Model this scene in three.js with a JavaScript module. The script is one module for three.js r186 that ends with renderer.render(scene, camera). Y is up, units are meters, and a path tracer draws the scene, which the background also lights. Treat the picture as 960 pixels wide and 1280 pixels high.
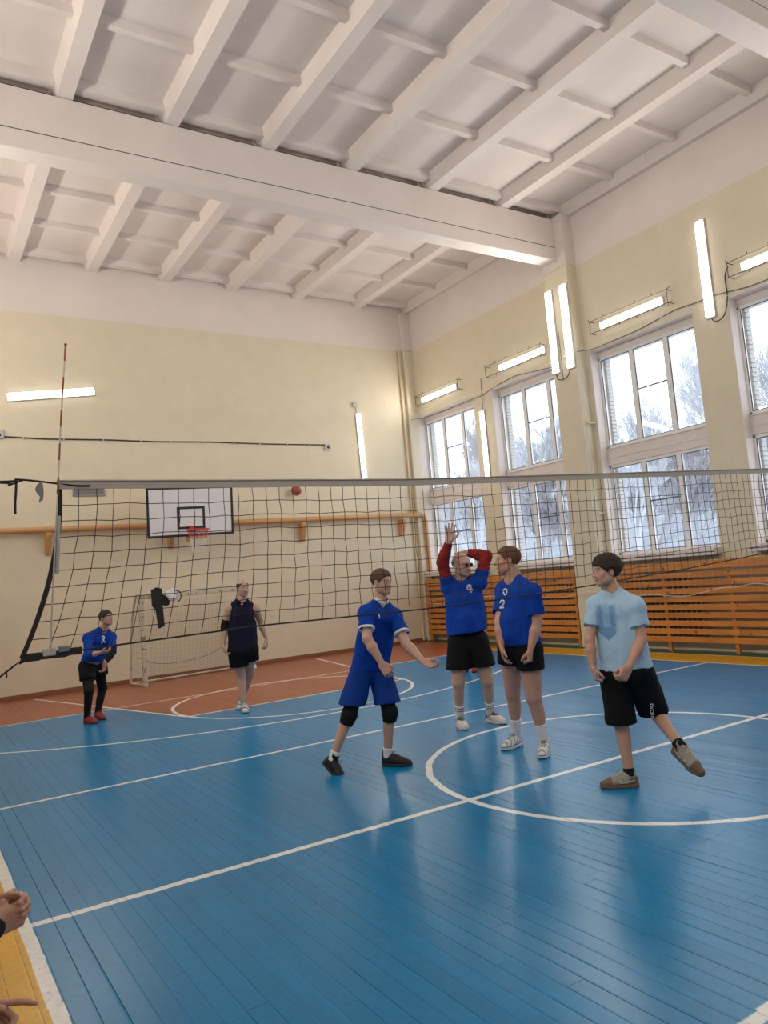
import * as THREE from 'three';
import { mergeGeometries } from 'three/addons/utils/BufferGeometryUtils.js';
import { RoundedBoxGeometry } from 'three/addons/geometries/RoundedBoxGeometry.js';
import { ImprovedNoise } from 'three/addons/math/ImprovedNoise.js';
import { RectAreaLightUniformsLib } from 'three/addons/lights/RectAreaLightUniformsLib.js';

// ---------------------------------------------------------------- camera, sky, exposure
const renderer = new THREE.WebGLRenderer();
renderer.toneMapping = THREE.LinearToneMapping;
renderer.toneMappingExposure = 1.27;
renderer.shadowMap.enabled = true;
RectAreaLightUniformsLib.init();
const scene = new THREE.Scene();
const FOCAL = 950.84, IMW = 960, IMH = 1280;                    // focal length in photograph pixels
const camera = new THREE.PerspectiveCamera(2 * Math.atan(IMH / 2 / FOCAL) * 180 / Math.PI, IMW / IMH, 0.05, 300);
camera.position.set(-0.5488, 1.745, 4.7763);                    // x = 0 left sideline, z = 0 net, y = 0 floor
camera.rotation.set(0.0841, -0.5683, -0.085, 'YXZ');
scene.add(camera); camera.updateMatrixWorld(true);
scene.background = new THREE.Color(0.89, 0.94, 1.0);            // plain winter overcast
scene.backgroundIntensity = 2.4;
const LAMP_POWER = 32;                                          // radiance of the fluorescent tubes' light
const LAMP_COLOR = new THREE.Color(1.0, 0.93, 0.825);

// ---------------------------------------------------------------- helpers
const V = (x, y, z) => new THREE.Vector3(x, y, z);
let seed = 12345;
const rnd = () => { seed |= 0; seed = seed + 0x6D2B79F5 | 0; let t = Math.imul(seed ^ seed >>> 15, 1 | seed); t = t + Math.imul(t ^ t >>> 7, 61 | t) ^ t; return ((t ^ t >>> 14) >>> 0) / 4294967296; };
const rr = (a, b) => a + (b - a) * rnd();
const hash = (n) => { const s = Math.sin(n * 127.1 + 311.7) * 43758.5453; return s - Math.floor(s); };
const perlin = new ImprovedNoise();
const noise = (x, y, z) => perlin.noise(x, y, z);
const clamp = (v, a, b) => Math.max(a, Math.min(b, v));
const lerp = (a, b, t) => a + (b - a) * t;
const smooth = (a, b, v) => { const t = clamp((v - a) / (b - a), 0, 1); return t * t * (3 - 2 * t); };
const interp = (tab, x) => { if (x <= tab[0][0]) return tab[0][1]; for (let i = 1; i < tab.length; i++) if (x <= tab[i][0]) return lerp(tab[i - 1][1], tab[i][1], (x - tab[i - 1][0]) / (tab[i][0] - tab[i - 1][0])); return tab[tab.length - 1][1]; };
const used = new Map();
const numbered = (n) => { const k = used.get(n) ?? 0; used.set(n, k + 1); return k ? n + '_' + String(k).padStart(3, '0') : n; };
const mats = {};
function mat(key, color, roughness = 0.6, extra = {}) {
  if (mats[key]) return mats[key];
  const m = new THREE.MeshPhysicalMaterial({ roughness, ...extra });
  if (Array.isArray(color)) m.color.setRGB(...color); else if (color !== undefined && color !== null) m.color.set(color);
  m.name = key; return mats[key] = m;
}
function mesh(name, geometry, material, parent) {
  const m = new THREE.Mesh(geometry, material); m.name = name; m.castShadow = m.receiveShadow = true;
  if (parent) parent.add(m); return m;
}
function top(o, name, label, category, group, kind) {
  o.name = numbered(name); if (label) o.userData.label = label; if (category) o.userData.category = category;
  if (group) o.userData.group = group; if (kind) o.userData.kind = kind;
  scene.add(o); return o;
}
const thing = (name, label, category, group) => top(new THREE.Group(), name, label, category, group);
const structure = (o, name) => { o.name = name; o.userData.kind = 'structure'; scene.add(o); return o; };
// box between two corners
function bx(x0, x1, y0, y1, z0, z1) {
  const g = new THREE.BoxGeometry(Math.abs(x1 - x0), Math.abs(y1 - y0), Math.abs(z1 - z0));
  g.translate((x0 + x1) / 2, (y0 + y1) / 2, (z0 + z1) / 2); return g;
}
function rbx(x0, x1, y0, y1, z0, z1, r = 0.01, seg = 1) {
  const w = Math.abs(x1 - x0), h = Math.abs(y1 - y0), d = Math.abs(z1 - z0);
  const g = new RoundedBoxGeometry(w, h, d, seg, Math.min(r, w / 2.01, h / 2.01, d / 2.01));
  g.translate((x0 + x1) / 2, (y0 + y1) / 2, (z0 + z1) / 2); return g;
}
// straight rod of n sides between two points
function rod(a, b, r, n = 5, r2 = r) {
  const d = new THREE.Vector3().subVectors(b, a), l = d.length();
  const g = new THREE.CylinderGeometry(r2, r, l, n, 1); g.translate(0, l / 2, 0);
  g.applyQuaternion(new THREE.Quaternion().setFromUnitVectors(V(0, 1, 0), d.normalize())); g.translate(a.x, a.y, a.z); return g;
}
function tube(points, r, seg = 40, sides = 6, closed = false, tension = 0.5) {
  return new THREE.TubeGeometry(new THREE.CatmullRomCurve3(points, closed, 'catmullrom', tension), seg, r, sides, closed);
}
function merge(list) {
  const l = list.map((g) => { const q = g.index ? g.toNonIndexed() : g; for (const k of Object.keys(q.attributes)) if (!['position', 'normal', 'uv'].includes(k)) q.deleteAttribute(k); return q; });
  return mergeGeometries(l);
}
// box-projected uv in metres
function boxUV(g, s = 1) {
  if (g.index) g = g.toNonIndexed();
  const p = g.attributes.position, n = g.attributes.normal, uv = new Float32Array(p.count * 2);
  for (let i = 0; i < p.count; i++) {
    const ax = Math.abs(n.getX(i)), ay = Math.abs(n.getY(i)), az = Math.abs(n.getZ(i));
    let u, v; if (ax >= ay && ax >= az) { u = p.getZ(i); v = p.getY(i); } else if (ay >= az) { u = p.getX(i); v = p.getZ(i); } else { u = p.getX(i); v = p.getY(i); }
    uv[2 * i] = u * s; uv[2 * i + 1] = v * s;
  }
  g.setAttribute('uv', new THREE.BufferAttribute(uv, 2)); return g;
}
// computed texture: f(u, v) -> [r, g, b] in 0..1 (sRGB when colour)
function tex(w, h, f, srgb = true, repeat = true) {
  const d = new Uint8Array(w * h * 4);
  for (let j = 0; j < h; j++) for (let i = 0; i < w; i++) {
    const c = f((i + 0.5) / w, (j + 0.5) / h), k = 4 * (j * w + i);
    if (typeof c === 'number') d[k] = d[k + 1] = d[k + 2] = clamp(c * 255, 0, 255); else { d[k] = clamp(c[0] * 255, 0, 255); d[k + 1] = clamp(c[1] * 255, 0, 255); d[k + 2] = clamp(c[2] * 255, 0, 255); }
    d[k + 3] = 255;
  }
  const t = new THREE.DataTexture(d, w, h); t.magFilter = THREE.LinearFilter; t.minFilter = THREE.LinearMipmapLinearFilter; t.generateMipmaps = true;
  if (repeat) t.wrapS = t.wrapT = THREE.RepeatWrapping; if (srgb) t.colorSpace = THREE.SRGBColorSpace; t.needsUpdate = true; return t;
}
// noise that tiles over a unit square
const tile = (u, v, n, s = 0) => {
  const a = noise(u * n, v * n, s), b = noise((u - 1) * n, v * n, s), c = noise(u * n, (v - 1) * n, s), d = noise((u - 1) * n, (v - 1) * n, s);
  return (a * (1 - u) + b * u) * (1 - v) + (c * (1 - u) + d * u) * v;
};
// a photograph pixel as a direction, then as a point on a plane
function rayOf(px, py) { return V((px - IMW / 2) / FOCAL, -(py - IMH / 2) / FOCAL, -1).applyQuaternion(camera.quaternion); }
function onPlane(px, py, point, normal) {
  const d = rayOf(px, py), o = camera.position; const t = V().subVectors(point, o).dot(normal) / d.dot(normal); return d.multiplyScalar(t).add(o);
}
const onZ = (px, py, z) => onPlane(px, py, V(0, 0, z), V(0, 0, 1));
const onX = (px, py, x) => onPlane(px, py, V(x, 0, 0), V(1, 0, 0));
const onFloor = (px, py, y = 0) => onPlane(px, py, V(0, y, 0), V(0, 1, 0));

// room: x from XL to XR, z from ZB (far wall) to ZR (wall behind the camera)
const XL = -1.7, XR = 11.15, ZB = -11.57, ZR = 11.9, YC = 8.95;
// ---------------------------------------------------------------- wall and ceiling materials
const plasterBump = tex(256, 256, (u, v) => 0.5 + 0.25 * tile(u, v, 6, 1) + 0.2 * tile(u, v, 22, 2) + 0.12 * tile(u, v, 70, 3), false);
const blotch = (c, amp, s) => tex(256, 256, (u, v) => { const k = 1 + amp * (tile(u, v, 4, s) + 0.6 * tile(u, v, 11, s + 1) + 0.35 * tile(u, v, 40, s + 2)); return [c[0] * k, c[1] * k, c[2] * k]; });
const creamMap = blotch([0.847, 0.806, 0.718], 0.035, 10), whiteMap = blotch([0.875, 0.835, 0.818], 0.03, 20);
for (const t of [creamMap, whiteMap]) t.repeat.set(0.33, 0.33);
const bumpA = plasterBump.clone(); bumpA.repeat.set(0.5, 0.5); bumpA.needsUpdate = true;
const M = {
  cream: mat('cream_paint', [1, 1, 1], 0.62, { map: creamMap, bumpMap: bumpA, bumpScale: 0.006 }),
  white: mat('white_paint', [1, 1, 1], 0.75, { map: whiteMap, bumpMap: bumpA, bumpScale: 0.006 }),
  pvc: mat('white_pvc', [0.78, 0.78, 0.79], 0.35),
  gasket: mat('dark_gasket', [0.05, 0.055, 0.07], 0.6),
  glass: mat('window_glass', [0.97, 0.99, 1], 0.02, { transmission: 1, thickness: 0, ior: 1.5 }),
  dark: mat('dark_void', [0.02, 0.018, 0.016], 0.9),
  blackIron: mat('black_wire', [0.03, 0.03, 0.03], 0.5),
  cable: mat('grey_cable', [0.09, 0.085, 0.08], 0.6),
};
// ---------------------------------------------------------------- floor: painted planks
const LW = 0.027;                                            // half width of a court line
const hitSeg = (x, z, x0, z0, x1, z1, w) => { const dx = x1 - x0, dz = z1 - z0, l2 = dx * dx + dz * dz, t = ((x - x0) * dx + (z - z0) * dz) / l2; if (t < 0 || t > 1) return false; const px = x0 + t * dx - x, pz = z0 + t * dz - z; return px * px + pz * pz < w * w; };
const XRIGHT = 9.88, ZEND = 8.2, ZFT = 6.13;
function paintAt(x, z) {                                     // 0 blue 1 orange 2 yellow 3 green 4 white
  const zm = -Math.abs(z);
  if (x < 0 && x > -0.066 && zm > -ZEND) return 4;
  if (Math.abs(x - XRIGHT - 0.03) < 0.024 && zm > -ZEND) return 4;
  if (hitSeg(x, z, 0, -0.035, XRIGHT, 0.085, 0.031)) return 4;
  if (z < 0 ? hitSeg(x, z, 0, -2.93, XRIGHT, -2.72, LW) : hitSeg(x, z, 0, 2.93, XRIGHT, 2.9, 0.034)) return 4;
  if (Math.abs(zm + ZEND) < 0.024 && x > 0 && x < XRIGHT) return 4;
  const dc = Math.hypot(x - 4.89, z - 0.066); if (Math.abs(dc - 1.848) < 0.03) return 4;
  const da = Math.hypot(x - 4.58, zm + 11.06); if (Math.abs(da - 6.69) < LW && x > 0 && x < XRIGHT) return 4;
  const df = Math.hypot(x - 4.68, zm + 6.5); if (Math.abs(df - 1.88) < LW) return 4;
  const kl = 1.49 + (zm + 11.2) * 0.26, kr = 7.45 - (zm + 11.2) * 0.19;
  const inKeyZ = zm > -11.2 && zm < -ZFT;
  if (inKeyZ && (Math.abs(x - kl) < LW || Math.abs(x - kr) < LW)) return 4;
  if (Math.abs(zm + ZFT) < LW && x > kl && x < kr) return 4;
  if (zm < -ZEND) return (x > 10.67 || x < -0.85) ? 3 : 1;
  if (x < 0) return x < -0.85 ? 3 : 2;
  if (x > XRIGHT) return x > 10.67 ? (x < 10.70 ? 4 : 3) : 2;
  if (inKeyZ && x > kl && x < kr) return 1;
  return 0;
}
const PAINT = [[0.0, 0.46, 0.67], [0.585, 0.325, 0.215], [0.80, 0.60, 0.07], [0.17, 0.31, 0.20], [0.87, 0.87, 0.87]];
const NPL = 128, PW = (XR - XL) / NPL;
const NT = new Float32Array(256 * 256); for (let j = 0; j < 256; j++) for (let i = 0; i < 256; i++) NT[j * 256 + i] = tile(i / 256, j / 256, 32, 88) * 1.25;
const nz = (x, z, s) => {                                          // fast tiling noise, 32 cells to 256 samples
  x = x * 8 + s * 37.3 + 25600; z = z * 8 + s * 91.7 + 25600; const i = x | 0, j = z | 0, u = x - i, v = z - j, a = i & 255, b = (i + 1) & 255, c = (j & 255) << 8, d = ((j + 1) & 255) << 8;
  return (NT[c + a] * (1 - u) + NT[c + b] * u) * (1 - v) + (NT[d + a] * (1 - u) + NT[d + b] * u) * v; };
function floorTile(x0, x1, z0, z1, n, m) {
  const d = new Uint8Array(n * m * 4), sx = (x1 - x0) / n, sz = (z1 - z0) / m;
  for (let j = 0; j < m; j++) { const z = z0 + (j + 0.5) * sz;
    for (let i = 0; i < n; i++) { const x = x0 + (i + 0.5) * sx;
      const b = Math.floor((x - XL) / PW);
      const wob = 0.006 * nz(x * 5, z * 5, 3);                 // hand-painted edges wander
      const k = paintAt(x + wob, z + wob), c = PAINT[k];
      let t = 1 + 0.05 * (hash(b * 3.7) - 0.5) + 0.045 * nz(x * 1.1, z * 1.1, 9) + 0.04 * nz(x * 9, z * 2.2, 5) + 0.05 * nz(x * 22, z * 18, 7) + 0.05 * nz(x * 60, z * 40, 8);
      let r = c[0] * t, g = c[1] * t, bl = c[2] * t;
      const sc = nz(x * 2.1, z * 2.1, 40) + 0.35 * nz(x * 13, z * 13, 41) + 0.6 * nz(x * 70, z * 70, 42);   // scuffs and dust grains
      if (sc > 0.5) { const q = Math.min(1, (sc - 0.5) * 1.0) * (k === 4 ? -0.15 : 0.05); r += q * 0.7; g += q * 0.6; bl += q * 0.5; }
      if (k === 4 && nz(x * 30, z * 30, 60) > 0.42) { r *= 0.86; g *= 0.88; bl *= 0.92; }
      const o = 4 * (j * n + i); d[o] = clamp(r * 255, 0, 255); d[o + 1] = clamp(g * 255, 0, 255); d[o + 2] = clamp(bl * 255, 0, 255); d[o + 3] = 255;
    } }
  const t = new THREE.DataTexture(d, n, m); t.magFilter = THREE.LinearFilter; t.minFilter = THREE.LinearMipmapLinearFilter; t.generateMipmaps = true; t.colorSpace = THREE.SRGBColorSpace; t.needsUpdate = true;
  return { t, x0, x1, z0, z1 };
}
{
  const floor = structure(new THREE.Group(), 'floor');
  const xm = XL + 64 * PW;
  const zones = [[ZB - 0.1, -4.4, 1024, 1024], [-5.3, 2.4, 2048, 2048], [1.5, ZR + 0.1, 1024, 1024]];
  const tiles = zones.map(([a, b, n, m]) => [floorTile(XL - 0.01, xm + 0.01, a, b, n, m), floorTile(xm - 0.01, XR + 0.01, a, b, n, m)]);
  const fm = tiles.map((row) => row.map((t) => new THREE.MeshPhysicalMaterial({ map: t.t, roughness: 0.285, specularIntensity: 0.55 })));
  fm.flat().forEach((m, i) => { m.name = 'floor_paint_' + i; });
  const rest = [[], []];
  for (let i = 0; i < NPL; i++) {
    const x0 = XL + i * PW, s = i < 64 ? 0 : 1;
    const j1 = -4.85 + 0.4 * (hash(i * 7.3) - 0.5) * 2, j2 = 1.95 + 0.4 * (hash(i * 5.1) - 0.5) * 2;
    const cuts = [ZB, j1, j2, ZR];
    for (let k = 0; k < 3; k++) {
      const T = tiles[k][s], gap = hash(i * 2.3 + k * 1.7) > 0.8 ? 0.0022 : 0.0005, bev = hash(i * 2.3 + k * 1.7) > 0.8 ? 0.0018 : 0.0009, dy = 0.0009 * (hash(i * 9.1 + k) - 0.5), tl = 0.0011 * (hash(i * 4.7 + k * 3) - 0.5);
      const za = cuts[k] + 0.0008, zb = cuts[k + 1] - 0.0008, a = x0 + gap / 2, b = x0 + PW - gap / 2;
      const P = [], U = [], I = [], cup = 0.0003 * (0.3 + hash(i * 1.9 + k * 7));                    // boards have cupped a little with age
      const prof = [[a, -0.012], [a, dy - tl - bev]]; for (let e = 0; e <= 6; e++) { const u = e / 6; prof.push([lerp(a + bev, b - bev, u), dy + tl * (2 * u - 1) - cup * (1 - (2 * u - 1) ** 2)]); } prof.push([b, dy + tl - bev], [b, -0.012]);
      prof.forEach(([x, y], e) => { for (const z of [za, zb]) { P.push(x, y, z); U.push((x - T.x0) / (T.x1 - T.x0), (z - T.z0) / (T.z1 - T.z0)); } if (e) { const o = 2 * e; I.push(o - 2, o - 1, o, o, o - 1, o + 1); } });
      const g = new THREE.BufferGeometry(); g.setAttribute('position', new THREE.Float32BufferAttribute(P, 3)); g.setAttribute('uv', new THREE.Float32BufferAttribute(U, 2)); g.setIndex(I); g.computeVertexNormals();
      if (k < 2) mesh('plank', g, fm[k][s], floor); else rest[s].push(g);
    }
  }
  rest.forEach((l, s) => { mesh('plank', merge(l), fm[2][s], floor).userData.kind = 'stuff'; });
  mesh('subfloor', bx(XL - 0.3, XR + 0.3, -0.25, -0.011, ZB - 0.3, ZR + 0.3), mat('subfloor_dark', [0.05, 0.045, 0.04], 0.9), floor);
}
// ---------------------------------------------------------------- walls
const YW = 7.68;                                             // where cream paint gives way to white
function wallPair(name, geoCream, geoWhite) {
  const g = structure(new THREE.Group(), name);
  if (geoCream.length) mesh('cream_paint', boxUV(merge(geoCream)), M.cream, g);
  if (geoWhite.length) mesh('white_band', boxUV(merge(geoWhite)), M.white, g);
  return g;
}
const TOPY = 9.4;
wallPair('wall_back', [bx(XL - 0.3, XR + 0.5, -0.2, YW, ZB - 0.3, ZB)], [bx(XL - 0.3, XR + 0.5, YW, TOPY, ZB - 0.3, ZB)]);
wallPair('wall_left', [bx(XL - 0.3, XL, -0.2, YW, ZB, ZR)], [bx(XL - 0.3, XL, YW, TOPY, ZB, ZR)]);
wallPair('wall_rear', [bx(XL - 0.3, XR + 0.5, -0.2, YW, ZR, ZR + 0.3)], [bx(XL - 0.3, XR + 0.5, YW, TOPY, ZR, ZR + 0.3)]);
// window wall with eight openings; two to each 6.03 m bay, a pilaster under each beam
const PITCH = 3.03, OPW = 2.36, OY0 = 1.70, OY1 = 5.86, XG = XR + 0.25, XO = XR + 0.52;
const openings = []; for (let i = 0; i < 7; i++) openings.push([-11.5 + i * PITCH, -11.5 + i * PITCH + OPW]);
{
  const c = [bx(XR, XO - 0.14, -0.2, OY0, ZB, ZR), bx(XR, XO - 0.14, OY1, YW, ZB, ZR)], w = [bx(XR, XO - 0.14, YW, TOPY, ZB, ZR)], o = [bx(XO - 0.14, XO, -1.5, OY0, ZB - 0.3, ZR), bx(XO - 0.14, XO, OY1 - 0.15, TOPY, ZB - 0.3, ZR)];
  let z = ZB; const piers = [];
  for (const [a, b] of openings) { piers.push([z, a]); z = b; } piers.push([z, ZR]);
  for (const [a, b] of piers) { c.push(bx(XR, XO - 0.14, OY0, OY1, a, b)); }
  const g = wallPair('wall_right', c, w);
  const brick = mat('pale_brick', [0.50, 0.49, 0.49], 0.9);
  // outer skin of brick courses; its edges show through the panes
  for (const [a, b] of piers) for (let y = OY0, k = 0; y < OY1; y += 0.079, k++) o.push(bx(XO - 0.14 + (k % 2) * 0.006, XO, y, y + 0.066, a - (a > ZB + .2 ? 0.05 : 0) + 0.004 * hash(k), b + 0.05 - 0.004 * hash(k + 9)));
  mesh('outer_brick', merge(o), brick, g);
  mesh('mortar', merge(piers.map(([a, b]) => bx(XO - 0.12, XO - 0.01, OY0, OY1, a - (a > ZB + .2 ? 0.035 : 0), b + 0.035))), mat('mortar_grey', [0.30, 0.30, 0.31], 0.95), g);
  // white reveals lining the openings
  const rv = [];
  for (const [a, b] of openings) rv.push(bx(XR + 0.002, XG + 0.02, OY0, OY1, a, a + 0.012), bx(XR + 0.002, XG + 0.02, OY0, OY1, b - 0.012, b), bx(XR + 0.002, XG + 0.02, OY1 - 0.012, OY1, a, b));
  mesh('white_reveal', boxUV(merge(rv)), M.white, g);
}
const PIL = [-5.87, 0.17, 6.2];                                // pilasters and beams
PIL.forEach((z, i) => { const g = structure(new THREE.Group(), 'trim_' + (i + 1)); mesh('pilaster', boxUV(rbx(10.87, XR + 0.02, 0, YW, z - 0.32, z + 0.32, 0.012)), M.cream, g); mesh('pilaster_head', boxUV(rbx(10.87, XR + 0.02, YW, 8.75, z - 0.32, z + 0.32, 0.012)), M.white, g);
  mesh('pilaster', boxUV(rbx(XL - 0.02, XL + 0.28, 0, YW, z - 0.32, z + 0.32, 0.012)), M.cream, g); mesh('pilaster_head', boxUV(rbx(XL - 0.02, XL + 0.28, YW, 8.75, z - 0.32, z + 0.32, 0.012)), M.white, g); });
// corner pilaster strip and skirting
{ const g = structure(new THREE.Group(), 'trim_4'); mesh('corner_pier', boxUV(rbx(10.86, XR + 0.01, 0, YW, ZB - 0.01, ZB + 0.1, 0.02)), M.cream, g); mesh('corner_pier_head', boxUV(rbx(10.86, XR + 0.01, YW, 8.7, ZB - 0.01, ZB + 0.1, 0.02)), M.white, g); }
{ const sk = mat('brown_skirting', [0.23, 0.10, 0.055], 0.5);
  structure(mesh('b', boxUV(rbx(XL, XR, 0, 0.085, ZB, ZB + 0.02, 0.005)), sk), 'baseboard_back'); }
// ---------------------------------------------------------------- ceiling: beams and ribbed concrete slabs
{
  const ceil = structure(new THREE.Group(), 'ceiling');
  const RIBX = [XL, -0.02, 1.53, 3.03, 4.60, 6.16, 7.86, 9.58, XR];
  const RB = 8.72, HB = 0.105, HT = 0.17;                      // rib bottom height, half widths bottom and top
  const bays = [[ZB, -5.97], [-5.93, 0.07], [0.11, 6.1], [6.14, ZR]];
  const prism = (poly, z0, z1) => { const s = new THREE.Shape(poly.map(([x, y]) => new THREE.Vector2(x, y))); const g = new THREE.ExtrudeGeometry(s, { depth: z1 - z0, bevelEnabled: false }); g.translate(0, 0, z0); return g; };
  for (const [z0, z1] of bays) for (let i = 0; i < 8; i++) {
    const a = RIBX[i], b = RIBX[i + 1], s = [];
    s.push(bx(a, b, YC, YC + 0.06, z0, z1));
    s.push(prism([[a, RB], [a + HB, RB], [a + HT, YC], [a, YC]], z0, z1), prism([[b, YC], [b - HT, YC], [b - HB, RB], [b, RB]], z0, z1));
    const n = 4, za = z0 + 0.28, zb = z1 - 0.28;
    for (let k = 0; k <= n; k++) { const zc = lerp(z0 + 0.2, z1 - 0.2, k / n), w = k === 0 || k === n ? 0.08 : 0.05, y = k === 0 || k === n ? 8.82 : 8.85;
      const poly = [[-w - 0.03, YC], [-w, y], [w, y], [w + 0.03, YC]]; const g = prism(poly, 0, b - a - 0.02); g.rotateY(-Math.PI / 2); g.translate(b - 0.01, 0, zc); s.push(g); }
    mesh('slab', boxUV(merge(s)), M.white, ceil);
  }
  mesh('roof', bx(XL - 0.3, XR + 0.5, YC + 0.061, TOPY, ZB - 0.3, ZR + 0.3), M.dark, ceil);
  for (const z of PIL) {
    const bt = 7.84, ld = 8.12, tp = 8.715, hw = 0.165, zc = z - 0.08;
    const lower = new RoundedBoxGeometry(XR - XL + 0.04, ld - bt - 0.008, 2 * hw, 2, 0.012); lower.translate((XL + XR) / 2, (bt + ld - 0.008) / 2, zc);
    const upper = new RoundedBoxGeometry(XR - XL + 0.04, tp - ld, 2 * hw - 0.004, 2, 0.012); upper.translate((XL + XR) / 2, (ld + tp) / 2, zc);
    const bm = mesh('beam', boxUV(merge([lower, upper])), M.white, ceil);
    mesh('crack', bx(XL, XR, ld - 0.01, ld + 0.002, zc - hw + 0.004, zc + hw - 0.006), M.dark, bm);
    mesh('bearing_mortar', bx(XL, XR, tp - 0.003, 8.79, zc - 0.06, zc + 0.06), mat('gap_shade_brown', [0.10, 0.075, 0.055], 0.95), bm);  // dark strip colours in the shade of the slot above the beam
  }
}
// ---------------------------------------------------------------- windows
function windowUnit(n, z0, z1, y0, y1) {
  const w = structure(new THREE.Group(), 'window_' + n), F = 0.055, m1 = z0 + (z1 - z0) * 0.345, m2 = z0 + (z1 - z0) * 0.675, x0 = XG - 0.035, x1 = XG + 0.035;
  mesh('frame', merge([rbx(x0, x1, y0, y0 + F, z0, z1, .008), rbx(x0, x1, y1 - F, y1, z0, z1, .008), rbx(x0, x1, y0, y1, z0, z0 + F, .008), rbx(x0, x1, y0, y1, z1 - F, z1, .008)]), M.pvc, w);
  for (const m of [m1, m2]) mesh('mullion', rbx(x0 - 0.004, x1, y0 + F, y1 - F, m - 0.05, m + 0.05, .008), M.pvc, w);
  const edges = [z0 + F, m1 - 0.05, m1 + 0.05, m2 - 0.05, m2 + 0.05, z1 - F];
  for (let i = 0; i < 3; i++) {
    const a = edges[2 * i], b = edges[2 * i + 1], c = y0 + F, d = y1 - F;
    const p = mesh('pane', bx(XG - 0.003, XG + 0.003, c, d, a, b), M.glass, w);
    mesh('gasket', merge([bx(x0 + .01, x0 + 0.022, c, c + 0.012, a, b), bx(x0 + .01, x0 + 0.022, d - 0.012, d, a, b), bx(x0 + .01, x0 + 0.022, c, d, a, a + 0.012), bx(x0 + .01, x0 + 0.022, c, d, b - 0.012, b)]), M.gasket, p);
    if (i === 1) { const yt = lerp(c, d, 0.55); mesh('glazing_bar', bx(XG - 0.014, XG + 0.014, yt - 0.011, yt + 0.011, a, b), M.gasket, w); }
  }
  mesh('handle', merge([rbx(x0 - 0.03, x0, (y0 + y1) / 2 - 0.02, (y0 + y1) / 2 + 0.02, m2 - 0.02, m2 + 0.01, .005), rbx(x0 - 0.04, x0 - 0.02, (y0 + y1) / 2 - 0.11, (y0 + y1) / 2 + 0.02, m2 - 0.018, m2 + 0.006, .006)]), M.pvc, w);
}
openings.forEach(([a, b], i) => {
  windowUnit(2 * i + 1, a, b, 3.88, 5.72);
  windowUnit(2 * i + 2, a, b, 1.76, 3.54);
  const t = structure(new THREE.Group(), 'trim_' + (5 + i));
  mesh('spandrel', boxUV(merge([rbx(XG - 0.05, XO - 0.02, 3.54, 3.88, a, b, .01), rbx(XG - 0.07, XG, 3.86, 3.885, a + .01, b - .01, .006), rbx(XG - 0.06, XG, 3.68, 3.70, a + .01, b - .01, .006)])), M.white, t);
  mesh('lintel', boxUV(bx(XG - 0.02, XO - 0.02, 5.72, OY1, a, b)), M.white, t);
  mesh('sill', rbx(10.92, XO, OY0 - 0.06, OY0 + 0.06, a - .02, b + .02, .012), mat('sill_pinkish_white', [0.74, 0.66, 0.64], 0.5), t);
  mesh('sill_edge', bx(10.915, 10.93, OY0 - 0.012, OY0 + 0.004, a - .02, b + .02), M.gasket, t);
});
// ---------------------------------------------------------------- fluorescent lamps
const tubeGlow = mat('lamp_diffuser', [0.9, 0.9, 0.88], 0.4); tubeGlow.emissive = new THREE.Color(1.0, 0.97, 0.90); tubeGlow.emissiveIntensity = 2.6;
const housing = mat('lamp_housing', [0.62, 0.60, 0.57], 0.5);
// a lamp built along local y, its light leaving along local +z; origin at its middle on the wall
function lampBody(g, len, wid, depth = 0.09) {
  mesh('housing', rbx(-wid / 2 - 0.012, wid / 2 + 0.012, -len / 2 - 0.02, len / 2 + 0.02, 0, depth * 0.4, .01), housing, g);
  const s = new THREE.Shape(); const r = wid / 2; s.moveTo(-r, 0); s.lineTo(-r, depth * 0.25); s.quadraticCurveTo(-r, depth * 0.6, -r * 0.4, depth * 0.6); s.lineTo(r * 0.4, depth * 0.6); s.quadraticCurveTo(r, depth * 0.6, r, depth * 0.25); s.lineTo(r, 0); s.closePath();
  const e = new THREE.ExtrudeGeometry(s, { depth: len - 0.04, bevelEnabled: true, bevelThickness: 0.02, bevelSize: 0.012, bevelSegments: 2, curveSegments: 5, bevelOffset: -0.012 });
  e.rotateX(-Math.PI / 2); e.rotateZ(0); e.translate(0, -(len - 0.04) / 2, 0); // extrude axis -> y, profile depth -> -z
  e.scale(1, 1, -1); const ix = e.index; if (ix) ix.array.reverse(); else { const p = e.attributes.position.array; for (let i = 0; i < p.length; i += 9) for (let k = 0; k < 3; k++) { const t = p[i + 3 + k]; p[i + 3 + k] = p[i + 6 + k]; p[i + 6 + k] = t; } }
  e.computeVertexNormals(); e.translate(0, 0, depth * 0.38);
  mesh('diffuser', e, tubeGlow, g);
  const L = new THREE.RectAreaLight(LAMP_COLOR, LAMP_POWER, wid, len); L.name = 'lamp_light'; L.position.set(0, 0, depth + 0.03); L.lookAt(0, 0, 10); L.rotation.set(0, Math.PI, 0); g.add(L);
}
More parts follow.
